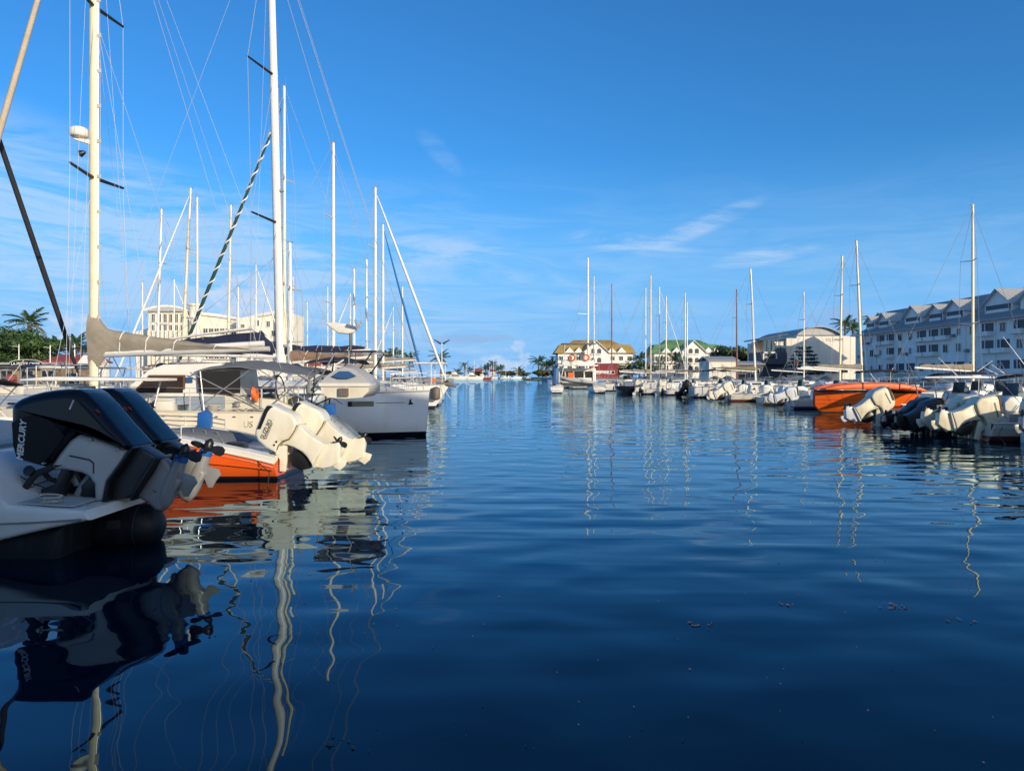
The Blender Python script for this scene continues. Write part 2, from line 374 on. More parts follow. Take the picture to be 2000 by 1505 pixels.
slab('right_bank', [(60, -60), (400, -60), (400, 420), (15.5, 384), (15.5, 226), (60, 226)], -3, 1.3, 'concrete')
slab('left_bank', [(-400, -60), (-36, -60), (-36, 120), (-48, 150), (-30, 190), (-26, 330), (-400, 330)], -3, 1.2, 'concrete')
slab('near_quay', [(-35.9, -59), (59.9, -59), (59.9, -1.6), (-35.9, -1.6)], -3, 0.55, 'concrete')
slab('far_shore', [(-900, 760), (20, 760), (70, 700), (900, 640), (900, 900), (-900, 900)], -3, 0.9, 'grass_land')
slab('palm_spit', [(6, 395), (60, 385.5), (120, 421), (8, 421)], -3, 0.5, 'grass_land')
def pontoon(x0, x1, y0, y1, label):
    t = empty('pontoon', ((x0 + x1) / 2, (y0 + y1) / 2, 0)); tag(t, label, 'pontoon')
    L = y1 - y0; W = x1 - x0
    MB().box((0, 0, 0.22), (W, L, 0.30)).build('float', 'concrete', t, 0)
    pl = MB().box((0, 0, 0), (W + 0.1, 1.35, 0.06)).mesh('deck_plank', mat('weathered_wood', (0.27, 0.24, 0.20), 0.85, var=0.25), 0)
    n = int(L / 1.42)
    for i in range(n): place('deck_plank', pl, t, (0, -L / 2 + 0.75 + i * 1.42, 0.402))
    return t
pontoon(-20.5, -18.3, 6, 92, 'long grey wooden pontoon behind the boats moored on the left')
pontoon(22.6, 24.8, 12, 92, 'long grey wooden pontoon behind the boats moored on the right')

# ------------------------------------------------------------------ vegetation
def frond_mesh(name, L=3.0, m='frond', n=11, droop=0.9):
    mb = MB(); rnd = random.Random(name)
    def pt(t): return Vector((L * (t - 0.12 * t * t), 0, L * (0.34 * t - droop * 0.62 * t * t)))
    mb.path([pt(i / 6) for i in range(7)], [0.05 * (1 - 0.85 * i / 6) for i in range(7)], 3)
    for i in range(1, n):
        t = 0.12 + 0.88 * i / n; p = pt(t); ln = L * 0.34 * (math.sin(PI * (0.18 + 0.74 * t))) * rnd.uniform(0.85, 1.1)
        for s in (-1, 1):
            q = p + Vector((ln * 0.50, s * ln * 0.72, -ln * rnd.uniform(0.28, 0.6))); wd = Vector((0.13, 0, -0.01))
            mb.add([p - wd, p + wd, q], [(0, 1, 2)])
    return mb.mesh(name, m, 0)
FR = [frond_mesh('frond_a', 3.0), frond_mesh('frond_b', 3.2, droop=1.25), frond_mesh('frond_c', 2.7, droop=0.45)]
FRD = frond_mesh('frond_dry', 3.0, 'frond_dry', droop=1.35)
def palm(x, y, z, h, label, seed, s=1.0, n=15, lean=0.0, dry=2, group=None):
    r = random.Random(seed); t = empty('palm_tree', (x, y, z)); tag(t, label, 'palm tree', group)
    pts = [(lean * (k / 5) ** 1.6 * h, 0, h * k / 5) for k in range(6)]
    MB().path(pts, [0.24 * s, 0.17 * s, 0.145 * s, 0.135 * s, 0.13 * s, 0.16 * s], 7).build('trunk', 'bark', t)
    top = Vector(pts[-1])
    for k in range(n):
        a = k * 2.399 + r.uniform(-.3, .3); rise = 1.05 - 1.5 * (k / n) + r.uniform(-.12, .12)
        place('frond', FRD if k >= n - dry else FR[k % 3], t, top, scale=s * r.uniform(.85, 1.12), rot=(r.uniform(-.25, .25), -rise, a))
    return t
def leaf_cloud(name, blobs, m, n, size, parent, seed):
    """many small leaf faces on and in a set of ellipsoid clumps"""
    r = random.Random(seed); mb = MB(); tot = sum(b[3] * b[4] for b in blobs)
    for (cx, cy, cz, rx, rz) in blobs:
        for _ in range(max(6, int(n * rx * rz / tot))):
            while True:
                d = Vector((r.gauss(0, 1), r.gauss(0, 1), r.gauss(0, 1)))
                if d.length > .1: break
            d.normalize(); k = r.uniform(0.55, 1.06) if r.random() < .8 else r.uniform(1.0, 1.25)
            p = Vector((cx + d.x * rx * k, cy + d.y * rx * k, cz + d.z * rz * k))
            u = Vector((r.gauss(0, 1), r.gauss(0, 1), r.gauss(0, 1))).normalized(); v = u.cross(d + Vector((0, 0, .4))).normalized(); u = v.cross(d).normalized() + Vector((0, 0, r.uniform(-.5, .3)))
            s = size * r.uniform(.6, 1.3)
            mb.add([p - u * s, p + v * s * .5, p + u * s, p - v * s * .5], [(0, 1, 2, 3)])
    return mb.build(name, m, parent, 0)
def tree(x, y, z, h, rad, label, seed, m='foliage', n=2600, size=0.30, nb=16, group=None):
    r = random.Random(seed); t = empty('broadleaf_tree', (x, y, z)); tag(t, label, 'tree', group)
    mb = MB().path([(0, 0, 0), (0.1, 0, h * .3), (0.0, .1, h * .62)], [rad * .07, rad * .05, rad * .03], 7); bl = []
    for k in range(nb):
        a = k * 2.399; q = math.sqrt((k + .5) / nb) * rad * .78
        zz = h * (.50 + .36 * (1 - (q / rad) ** 1.5) * r.uniform(.6, 1.1)) if k % 3 else h * r.uniform(.34, .55)
        bl.append((math.cos(a) * q, math.sin(a) * q, zz, rad * r.uniform(.24, .40), h * r.uniform(.10, .17)))
        if k % 2 == 0: mb.path([(0, 0, h * .34), (math.cos(a) * q * .5, math.sin(a) * q * .5, zz * .8), (math.cos(a) * q, math.sin(a) * q, zz)], [rad * .03, rad * .02, rad * .008], 5)
    mb.build('trunk', 'bark', t)
    leaf_cloud('crown', bl, m, n, size, t, seed)
    return t
# left bank
tree(PX(-12, 122), 122, 1.2, 10.2, 6.0, 'dense green tree at the left edge behind the crepe sign', 1, n=4200)
tree(PX(66, 116), 116, 1.2, 8.6, 4.6, 'green tree between the palm and the dark furled stay', 5, n=3200)
tree(PX(30, 118), 118, 1.2, 9.2, 5.0, 'rounded green tree below the tallest palm on the left', 2, n=3600)
tree(PX(92, 126), 126, 1.2, 5.6, 3.6, 'low olive green tree behind the dark furled stay', 3, 'foliage_olive', 2200)
palm(PX(56, 128), 128, 1.2, 9.9, 'tallest coconut palm above the green trees on the left', 11, 1.3)
palm(PX(112, 130), 130, 1.2, 5.6, 'short coconut palm left of the cream mast', 12, 1.1)
palm(PX(147, 133), 133, 1.2, 6.4, 'coconut palm touching the cream mast', 13, 1.15)
palm(PX(160, 140), 140, 1.2, 5.4, 'small palm just behind the cream mast foot', 14, 1.0)
for i, (px, D, h, lb) in enumerate(((628, 210, 6.2, 'low tree beside the red roof left of the wind generator'), (680, 215, 5.6, 'low tree right of the white wind generator pole'), (712, 220, 6.0, 'low green tree between the tall left masts'))):
    tree(PX(px, D), D, 1.2, h, 6.0, lb, 40 + i, 'foliage_olive', 1300, 0.45, 10)
for i, (px, D, h, lb) in enumerate(((752, 200, 6.0, 'palm behind the pair of tall left masts'), (772, 205, 6.5, 'palm right of the pair of tall left masts'), (800, 195, 5.3, 'palm beside the blue furled sail'), (861, 190, 5.4, 'palm behind the dark wind turbine at the end of the left row'))):
    palm(PX(px, D), D, 1.2, h, lb, 50 + i, 1.25, 13)
# right bank
for i, (px, D, h, s, lb) in enumerate(((1052, 400, 9.0, 2.0, 'leftmost coconut palm of the clump by the catamaran'), (1067, 398, 6.5, 2.0, 'golden leaved palm in the middle of the clump by the catamaran'), (1079, 402, 7.5, 1.9, 'right palm of the clump by the catamaran'), (1095, 396, 9.5, 1.9, 'palm just behind the catamaran cabin'))):
    palm(PX(px, D), D, 0.8, h, lb, 60 + i, s, 18, dry=7 if i == 1 else 3)
for i, (px, D, h, s, lb) in enumerate(((1249, 238, 6.0, 1.5, 'big palm right of the ochre roofed hotel'), (1235, 236, 3.4, 1.3, 'short palm in front of the ochre roofed hotel'), (1290, 240, 5.0, 1.2, 'palm left in front of the green roofed hotel'),
        (1318, 240, 6.2, 1.3, 'palm against the green roof left of its gable'), (1334, 238, 5.0, 1.2, 'palm beside the gable of the green roofed hotel'), (1395, 238, 5.4, 1.2, 'palm right in front of the green roofed hotel'),
        (1650, 190, 13.8, 1.35, 'palm rising behind the white hall'), (1665, 196, 13.0, 1.25, 'palm beside the end of the terrace roof'), (1708, 190, 15.0, 1.1, 'palm between the terrace dormers and the mast'))):
    palm(PX(px, D), D, 1.3, h, lb, 70 + i, s, 16)
tree(PX(1060, 399), 399, .5, 5.5, 6.5, 'low bush at the foot of the palm clump by the catamaran', 85, 'foliage_olive', 900, .7, 9)
tree(PX(1088, 399), 399, .5, 6.0, 6.0, 'bush beside the catamaran under the palms', 86, 'foliage', 900, .7, 9)
tree(PX(1208, 236), 236, 1.3, 5.2, 4.0, 'round green shrub beside the red shed', 81, n=900, size=.45, nb=9)
tree(PX(1258, 232), 232, 1.3, 5.6, 4.2, 'green tree under the big hotel palm', 82, n=1000, size=.45, nb=9)
tree(PX(1424, 232), 232, 1.3, 11.4, 7.0, 'tall leafy tree right of the green roof', 83, 'foliage', 3600, .5)
tree(PX(1452, 228), 228, 1.3, 10.6, 6.5, 'tall autumn tinted tree left of the glass pavilion', 84, 'foliage_olive', 3200, .5)
def conifer(x, y, z, h, rad, label, seed):
    r = random.Random(seed); t = empty('conifer_tree', (x, y, z)); tag(t, label, 'tree')
    mb = MB().path([(0, 0, 0), (0, 0, h * .55), (0, 0, h)], [.22, .13, .03], 6); bl = []
    for k in range(8):
        zz = h * (.2 + .78 * k / 8); rr = rad * (1 - .72 * (k / 8) ** 1.2)
        for j in range(6):
            a = j * PI / 3 + k * .5; q = rr * r.uniform(.5, .8)
            bl.append((math.cos(a) * q, math.sin(a) * q, zz - q * .08, rr * .36, h * .035))
            mb.path([(0, 0, zz), (math.cos(a) * rr * .9, math.sin(a) * rr * .9, zz - .1)], [.05, .015], 4)
    mb.build('trunk', 'bark', t); leaf_cloud('crown', bl, 'foliage_dark', 2600, .24, t, seed)
conifer(PX(1570, 160), 160, 1.3, 7.9, 4.4, 'dark layered conifer in front of the white hall', 91)

# ------------------------------------------------------------------ buildings
def window(parent, c, wd, ht, axis, pane='glass_dark', frame='plaster_white', out=-1, sill=True):
    """pane in a frame; axis 'x': wall faces -x/+x (out sign), 'y': wall faces -y"""
    def bxx(d, sz):
        return MB().box((c[0] + d[0], c[1] + d[1], c[2] + d[2]), sz)
    if axis == 'x':
        w_ = bxx((out * .02, 0, 0), (.06, wd, ht)).build('window', pane, parent, 0); mk = lambda a, z, la, lz: bxx((out * .05, a, z), (.12, la, lz))
    else:
        w_ = bxx((0, out * .02, 0), (wd, .06, ht)).build('window', pane, parent, 0); mk = lambda a, z, la, lz: bxx((a, out * .05, z), (la, .12, lz))
    mb = MB()
    for q in (mk(-wd / 2, 0, .10, ht + .1), mk(wd / 2, 0, .10, ht + .1), mk(0, ht / 2, wd, .10), mk(0, -ht / 2, wd + .2, .12), mk(0, 0, .06, ht)): mb.add(q.v, q.f)
    mb.build('frame', frame, w_, 0)
    return w_
def gable_roof(mb, x0, x1, y0, y1, ze, zr, axis='y', th=.18, over=.4):
    """two sloping slabs; ridge along axis"""
    if axis == 'y':
        xm = (x0 + x1) / 2
        for xe in (x0 - over, x1 + over):
            k = (zr - ze) / abs(xm - (x0 if xe < xm else x1)); z_e = ze - k * over
            vs = [(xe, y0 - over, z_e), (xm, y0 - over, zr), (xm, y1 + over, zr), (xe, y1 + over, z_e)]
            mb.add(vs + [(a, b, c + th) for a, b, c in vs], [(0, 1, 2, 3), (7, 6, 5, 4), (0, 3, 7, 4), (1, 0, 4, 5), (2, 1, 5, 6), (3, 2, 6, 7)])
    else:
        ym = (y0 + y1) / 2
        for ye in (y0 - over, y1 + over):
            k = (zr - ze) / abs(ym - (y0 if ye < ym else y1)); z_e = ze - k * over
            vs = [(x0 - over, ye, z_e), (x0 - over, ym, zr), (x1 + over, ym, zr), (x1 + over, ye, z_e)]
            mb.add(vs + [(a, b, c + th) for a, b, c in vs], [(0, 1, 2, 3), (7, 6, 5, 4), (0, 3, 7, 4), (1, 0, 4, 5), (2, 1, 5, 6), (3, 2, 6, 7)])
    return mb
def ribs(mb, pts0, pts1, n, r=.05):
    a0, a1 = Vector(pts0[0]), Vector(pts0[1]); b0, b1 = Vector(pts1[0]), Vector(pts1[1])
    for i in range(n):
        t = (i + .5) / n; mb.path([a0.lerp(a1, t), b0.lerp(b1, t)], r, 4)
def terrace():
    X = 78.0; y0, y1 = 84.0, 168.0; zg = 1.3; ze = 11.5; zr = 16.6; dep = 13.0
    t = empty('terrace_building', (X, (y0 + y1) / 2, zg)); tag(t, 'long white three storey terrace with metal roofs and a row of dormer gables', 'building')
    yc = (y0 + y1) / 2; L = y1 - y0; zz = lambda z: z - zg
    # body with gabled end walls
    prof = [(0, zz(zg)), (0, zz(ze)), (3.4, zz(ze + 1.35)), (dep / 2 + 1, zz(zr) - .1), (dep + 2, zz(ze)), (dep + 2, zz(zg))]
    MB().loft([[(a, s * L / 2, b) for a, b in prof] for s in (-1, 1)]).build('wall', 'plaster_white', t, 0)
    low = MB(); vs = [(-1.0, -L / 2 - .5, zz(ze) - .45), (3.4, -L / 2 - .5, zz(ze + 1.35) + .05), (3.4, L / 2 + .5, zz(ze + 1.35) + .05), (-1.0, L / 2 + .5, zz(ze) - .45)]
    low.add(vs + [(a, b, c + .2) for a, b, c in vs], [(0, 1, 2, 3), (7, 6, 5, 4), (0, 3, 7, 4), (1, 0, 4, 5), (2, 1, 5, 6), (3, 2, 6, 7)])
    ribs(low, ((-1.0, -L / 2, zz(ze) - .24), (-1.0, L / 2, zz(ze) - .24)), ((3.4, -L / 2, zz(ze + 1.35) + .26), (3.4, L / 2, zz(ze + 1.35) + .26)), 120, .05)
    low.build('eave_roof', 'roof_grey', t, 0)
    up = MB(); xm = dep / 2 + 1
    for xa, za in ((3.4, zz(ze + 1.35)), (dep + 2.8, zz(ze) - .3)):
        vs = [(xa, -L / 2 - .6, za), (xm, -L / 2 - .6, zz(zr)), (xm, L / 2 + .6, zz(zr)), (xa, L / 2 + .6, za)]
        up.add(vs + [(a, b, c + .2) for a, b, c in vs], [(0, 1, 2, 3), (7, 6, 5, 4), (0, 3, 7, 4), (1, 0, 4, 5), (2, 1, 5, 6), (3, 2, 6, 7)])
    ribs(up, ((3.4, -L / 2, zz(ze + 1.35) + .22), (3.4, L / 2, zz(ze + 1.35) + .22)), ((xm, -L / 2, zz(zr) + .22), (xm, L / 2, zz(zr) + .22)), 120, .05)
    up.build('main_roof', 'roof_grey', t, 0)
    # dormer gables, pairs as in the photograph
    for i, (Dd, wd, loggia) in enumerate(((165.5, 4.0, 1), (159.5, 4.6, 1), (148.0, 6.2, 1), (140.0, 4.6, 2), (134.0, 5.4, 2), (122.0, 7.0, 2), (114.0, 5.4, 0), (108.0, 5.6, 1), (99.0, 5.4, 1), (91.0, 5.4, 1))):
        yy = Dd - yc; zb = zz(ze + .75); zee = zz(14.0); zpk = zz(14.0) + wd * .34
        d = MB().loft([[(xx, yy - wd / 2, zb), (xx, yy - wd / 2, zee), (xx, yy, zpk), (xx, yy + wd / 2, zee), (xx, yy + wd / 2, zb)] for xx in (2.2, 7.6)]).build('dormer', 'plaster_white', t, 0)
        rr = MB()
        for s in (-1, 1):
            vs = [(1.6, yy + s * (wd / 2 + .45), zee - .32), (1.6, yy, zpk), (8.2, yy, zpk), (8.2, yy + s * (wd / 2 + .45), zee - .32)]
            rr.add(vs + [(a, b, c + .16) for a, b, c in vs], [(0, 1, 2, 3), (7, 6, 5, 4), (0, 3, 7, 4), (1, 0, 4, 5), (2, 1, 5, 6), (3, 2, 6, 7)])
            ribs(rr, ((1.7, yy + s * (wd / 2 + .45), zee - .14), (8.0, yy + s * (wd / 2 + .45), zee - .14)), ((1.7, yy, zpk + .18), (8.0, yy, zpk + .18)), 12, .04)
        rr.build('dormer_roof', mat('roof_pale', (0.58, 0.57, 0.54), 0.5, var=.08), d, 0)
        if loggia:
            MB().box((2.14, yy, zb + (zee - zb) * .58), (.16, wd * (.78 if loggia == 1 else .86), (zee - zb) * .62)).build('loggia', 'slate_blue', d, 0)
            MB().box((2.06, yy, zb + .55), (.10, wd * .8, .5)).build('parapet', 'plaster_white', d, 0)
    # storeys: windows, loggias and balcony parapets
    r = random.Random(5); y = y0 + 2.2; k = 0
    while y < y1 - 2:
        for fl, zb in ((0, 2.9), (1, 6.2), (2, 9.0)):
            yy = y - yc; kind = (k * 3 + fl * 2 + r.randrange(2)) % 5
            if kind in (0, 3):
                window(t, (-.03, yy, zz(zb + .85)), 1.5, 1.5, 'x')
            elif kind in (1, 4):
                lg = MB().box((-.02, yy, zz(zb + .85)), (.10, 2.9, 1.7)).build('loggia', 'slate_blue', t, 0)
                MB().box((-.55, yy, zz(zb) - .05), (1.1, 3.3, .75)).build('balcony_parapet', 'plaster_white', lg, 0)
                MB().box((-.16, yy + .5, zz(zb + .8)), (.12, .12, 1.7)).build('post', 'plaster_white', lg, 0)
            else:
                window(t, (-.03, yy, zz(zb + .8)), 0.95, 1.25, 'x', 'slate_blue')
                MB().box((-.3, yy + 1.35, zz(zb + .2)), (.5, .75, .55)).build('air_conditioner', 'grey_plastic', t, 0)
        if k % 2 == 0: MB().box((-.09, y + 1.9 - yc, zz(6.2)), (.16, .14, 9.6)).build('downpipe', 'plaster_white', t, 0)
        y += 3.9; k += 1
    return t
terrace()
def hall():
    D = 182.0; x0, x1 = PX(1536, D), PX(1659, D) + 3; zg = 1.3
    t = empty('white_hall', ((x0 + x1) / 2, D, zg)); tag(t, 'white hall with an arched roof and a sunlit blank end wall', 'building'); cx = (x0 + x1) / 2; zz = lambda z: z - zg
    a0, a1 = PX(1556, D) - cx, PX(1642, D) - cx
    arc = [(a0 + (a1 - a0) * k / 12, zz(12.1 + 2.0 * math.sin(PI * k / 12) ** .8)) for k in range(13)]
    MB().loft([[(x0 - cx, yy, 0), (x0 - cx, yy, zz(11.4)), (a0, yy, zz(11.4)), (a0, yy, zz(12.1)), (a1, yy, zz(12.1)), (x1 - cx, yy, zz(11.5)), (x1 - cx, yy, 0)] for yy in (0, 30)]).build('wall', 'plaster_cream', t, 0)
    MB().loft([[(a, yy, b - .05) for a, b in arc] for yy in (.25, 30)]).build('arched_gable', mat('gable_grey', (.45, .45, .46), .6), t, 0)
    MB().loft([[(a * 1.01, yy, b + .02) for a, b in arc] + [(a * 1.01, yy, b + .25) for a, b in arc[::-1]] for yy in (-.6, 30)]).build('arched_roof', 'roof_grey', t)
    MB().box(((a0 + a1) / 2, -.05, zz(12.08)), (a1 - a0, .12, .22)).build('vent_strip', 'slate_blue', t, 0)
    for px in (1546, 1578, 1600, 1622, 1646): MB().box((PX(px, D) - cx, -.03, zz(6.3)), (.08, .06, 9.8)).build('panel_joint', 'plaster_white', t, 0)
    text_obj('lettering', 'VILLAGE', 1.2, mat('letter_cream', (.60, .54, .42), .8) and 'letter_cream', t, (PX(1630, D) - cx, -.05, zz(11.0)), (1, 0, 0), (0, 0, 1), .01)
    for px, z, a, b in ((1612, 3.6, 6.0, 1.4), (1640, 3.6, 4.0, 1.4)): window(t, (PX(px, D) - cx, -.03, zz(z)), a, b, 'y')
    # glass pavilion on its left
    D2 = 178.0; p0, p1 = PX(1488, D2), PX(1537, D2)
    g = empty('glass_pavilion', ((p0 + p1) / 2, D2, zg)); tag(g, 'dark blue pavilion with glazed upper floor and a sloping roof beside the white hall', 'building'); W = p1 - p0
    MB().box((0, 5, zz(4.6)), (W, 10, 6.6)).build('wall', 'slate_blue', g, 0)
    up = MB().box((.3, 5, zz(9.3)), (W - .6, 9.4, 2.8)).build('upper_storey', 'glass_blue', g, 0)
    for k in range(6): MB().box((-W / 2 + .35 + k * (W - .7) / 5, .22, zz(9.3)), (.12, .16, 2.8)).build('mullion', 'slate_blue', up, 0)
    for k in range(4): MB().box((-W / 2 + 1.9 + k * (W - 2.4) / 4, .18, zz(9.9 if k > 1 else 9.4)), (W / 5.2, .06, 1.3 if k < 2 else .9)).build('pane', 'glass_blue' if k < 2 else 'plaster_white', up, 0)
    vs = [(-W / 2 - .9, -1, zz(10.75)), (W / 2 + .0, -1, zz(12.0)), (W / 2 + .0, 11, zz(12.0)), (-W / 2 - .9, 11, zz(10.75))]
    MB().add(vs + [(a, b, c + .3) for a, b, c in vs], [(0, 1, 2, 3), (7, 6, 5, 4), (0, 3, 7, 4), (1, 0, 4, 5), (2, 1, 5, 6), (3, 2, 6, 7)]).build('roof', 'slate_blue', g, 0)
    MB().box((0, -.9, zz(5.0)), (W, 1.8, .18)).build('canopy', 'slate_blue', g, 0)
    sg = empty('wall_sign', (PX(1504, D2), D2 - .12, 7.0)); tag(sg, 'white bracket shaped emblem with leaf shapes on the dark pavilion wall', 'sign')
    mb = MB()
    for c, s in (((-1.2, 0, .75), (1.1, .1, .35)), ((-1.6, 0, 0), (.3, .1, 1.8)), ((.9, 0, .75), (1.5, .1, .35)), ((1.5, 0, .1), (.3, .1, 1.6)), ((-.9, 0, -.35), (.9, .1, .2))): mb.add(MB().box(c, s).v, MB().box(c, s).f)
    mb.build('bracket', 'letter_white', sg, 0)
    lf = MB()
    for k in range(9):
        a = k * PI / 8; lf.path([(0.2, -.06, -.5), (.2 + math.cos(a) * .8, -.06, -.3 + math.sin(a) * .9)], [.06, .12], 4)
    lf.build('leaf_shape', 'foliage_dark', sg, 0)
hall()
def hotel(px0, px1, gpx, D, roofm, label, dorm):
    x0, x1 = PX(px0, D), PX(px1, D); cx = (x0 + x1) / 2; zg = 1.3; W = x1 - x0; zz = lambda z: z - zg
    t = empty('hotel', (cx, D, zg)); tag(t, label, 'building')
    ze = PZ(689, D); zr = PZ(662, D); dep = 14
    MB().box((0, dep / 2, zz(ze) / 2), (W - 1.4, dep, zz(ze))).build('wall', 'plaster_white', t, 0)
    hw = W / 2 + .6; i1 = W * .30; i2 = W * .20; zk = zz(ze) + (zr - ze) * .62
    rings = [[(-hw, -1, zz(ze) - .1), (hw, -1, zz(ze) - .1), (hw, dep + 1, zz(ze) - .1), (-hw, dep + 1, zz(ze) - .1)],
             [(-hw * .86, 2.2, zk), (hw * .86, 2.2, zk), (hw * .86, dep - 2.2, zk), (-hw * .86, dep - 2.2, zk)],
             [(-hw * .62, 2.4, zk + .15), (hw * .62, 2.4, zk + .15), (hw * .62, dep - 2.4, zk + .15), (-hw * .62, dep - 2.4, zk + .15)],
             [(-hw * .5, dep / 2 - 1, zz(zr)), (hw * .42, dep / 2 - 1, zz(zr)), (hw * .42, dep / 2 + 1, zz(zr)), (-hw * .5, dep / 2 + 1, zz(zr))]]
    rf = MB().loft(rings).build('roof', roofm, t, 0)
    for k in range(4): MB().box((-hw * .36 + k * hw * .24, dep / 2 - 2.1, zz(zr) - .7), (.9, .9, .5)).build('roof_vent', 'slate_blue', rf, 0)
    gx = PX(gpx, D) - cx; gw = PX(gpx + 22, D) - PX(gpx, D); zpk = zz(PZ(667, D))
    gb = MB().loft([[(gx - gw, yy, 0), (gx - gw, yy, zz(ze) + .3), (gx, yy, zpk), (gx + gw, yy, zz(ze) + .3), (gx + gw, yy, 0)] for yy in (-2.2, 6)]).build('gable', 'plaster_white', t, 0)
    rr = MB()
    for s in (-1, 1):
        vs = [(gx + s * (gw + .6), -2.9, zz(ze) - .1), (gx, -2.9, zpk + .15), (gx, 6, zpk + .15), (gx + s * (gw + .6), 6, zz(ze) - .1)]
        rr.add(vs + [(a, b, c + .22) for a, b, c in vs], [(0, 1, 2, 3), (7, 6, 5, 4), (0, 3, 7, 4), (1, 0, 4, 5), (2, 1, 5, 6), (3, 2, 6, 7)])
    rr.build('gable_roof', 'plaster_white', gb, 0)
    for zz_, n in ((zz(ze) + .5, 2), (zz(ze) - 2.6, 2), (zz(ze) - 5.4, 2)):
        for k in range(n):
            xx = gx + (k - .5) * 2.1
            ol = [(xx - .65, zz_ - .8), (xx - .65, zz_ + .4)] + [(xx + .65 * math.cos(a), zz_ + .4 + .55 * math.sin(a)) for a in (PI * .75, PI * .5, PI * .25)] + [(xx + .65, zz_ + .4), (xx + .65, zz_ - .8)]
            wdw = MB().loft([[(a, yy, b) for a, b in ol] for yy in (-2.32, -2.1)]).build('arched_window', 'slate_blue', gb, 0)
            MB().box((xx, -2.45, zz_ - .95), (1.7, .5, .35)).build('balcony', 'plaster_white', wdw, 0)
    for dpx in dorm:
        dx = PX(dpx, D) - cx; dw = 1.7
        d = MB().loft([[(dx - dw, yy, zz(ze)), (dx, yy, zz(ze) + 1.9), (dx + dw, yy, zz(ze))] for yy in (-1.25, 4)]).build('dormer', 'plaster_white', t, 0)
    n = int(W / 3.0)
    for k in range(n):
        xx = -W / 2 + 1.8 + k * (W - 3.6) / (n - 1)
        if abs(xx - gx) < gw + .8: continue
        for z_ in (zz(ze) - 1.9, zz(ze) - 4.9): window(t, (xx, -.03, z_), 1.5, 1.5, 'y', 'slate_blue')
    MB().box((0, -.5, zz(ze) - 3.3), (W - 1.2, 1.0, .5)).build('balcony_band', 'plaster_white', t, 0)
hotel(1086, 1240, 1163, 255, 'roof_ochre', 'white hotel with an ochre hipped roof and a central gable behind the catamaran', (1112, 1130, 1194, 1213))
hotel(1274, 1412, 1352, 252, 'roof_green', 'white hotel with a green hipped roof and a central gable', (1300, 1320, 1382, 1396))
def shed(px0, px1, D, zt, label, wm, rm, name='shed', dep=8, rise=1.0):
    x0, x1 = PX(px0, D), PX(px1, D); t = empty(name, ((x0 + x1) / 2, D, 1.2)); tag(t, label, 'building'); W = x1 - x0
    MB().box((0, dep / 2, (zt - 1.2) / 2), (W, dep, zt - 1.2)).build('wall', wm, t, 0)
    gable_roof(MB(), -W / 2, W / 2, 0, dep, zt - 1.2, zt - 1.2 + rise, 'x').build('roof', rm, t, 0)
    n = max(2, int(W / 3))
    for k in range(n): window(t, (-W / 2 + (k + .5) * W / n, -.03, (zt - 1.2) * .55), W / n * .5, 1.0, 'y')
    return t
shed(1152, 1207, 232, 5.0, 'dark red waterside shed right of the catamaran', 'red_paint', 'roof_red')
shed(1385, 1440, 150, 5.2, 'low building with a pale awning below the tall right trees', 'plaster_cream', 'roof_grey', rise=.8)
shed(1436, 1490, 160, 4.6, 'low dark blue quay building left of the glass pavilion', 'slate_blue', 'roof_grey', rise=.6)
shed(90, 150, 100, 4.0, 'low quay house with a red roof right of the crepe sign', 'plaster_cream', 'roof_red', rise=.9)
shed(592, 650, 205, 5.2, 'small house with a red roof right of the cream hotel', 'plaster_cream', 'roof_red', rise=2.2)
shed(155, 180, 88, 3.2, 'small white kiosk with a pointed roof near the cream mast foot', 'plaster_white', 'plaster_white', rise=1.2, dep=3)
def cafe():
    D = 58.0; x0, x1 = PX(-10, D), PX(118, D); cx = (x0 + x1) / 2
    t = empty('cafe', (cx, D, 1.2)); tag(t, 'low quayside cafe with an orange wall under the crepe sign', 'building'); W = x1 - x0
    MB().box((0, 2.5, .85), (W, 5, 1.7)).build('wall', mat('ochre_wall', (.34, .24, .14), .85, var=.3), t, 0)
    MB().box((0, 2.2, 1.80), (W + .6, 6.2, .16)).build('roof', 'roof_grey', t, 0)
    for k in range(3): window(t, (-W / 2 + 1 + k * 1.6, -.03, .8), 1.0, 1.0, 'y', frame='concrete')
    s = empty('cafe_sign', (PX(65, D), D - .9, PZ(716, D))); tag(s, 'arched black sign with white letters above the quayside cafe', 'sign')
    hw = PX(96, D) - PX(65, D); h0, h1 = .25, PZ(703, D) - PZ(716, D)
    ol = [(-hw, 0), (hw, 0), (hw, h0)] + [(hw * math.cos(PI * k / 10), h0 + (h1 - h0) * math.sin(PI * k / 10)) for k in range(1, 10)] + [(-hw, h0)]
    MB().loft([[(a, yy, b) for a, b in ol] for yy in (0, .08)]).build('board', 'sign_black', s, 0)
    MB().path([(a, -.02, b + .02) for a, b in ol[2:]], .025, 4).build('rim', 'letter_white', s)
    text_obj('lettering', 'LA PETITE CREPE', .30, 'letter_white', s, (0, -.025, .21), (1, 0, 0), (0, 0, 1), .01, bold=.004)
    MB().box((0, .04, -.2), (.1, .1, .5)).build('post', 'steel', s, 0)
cafe()
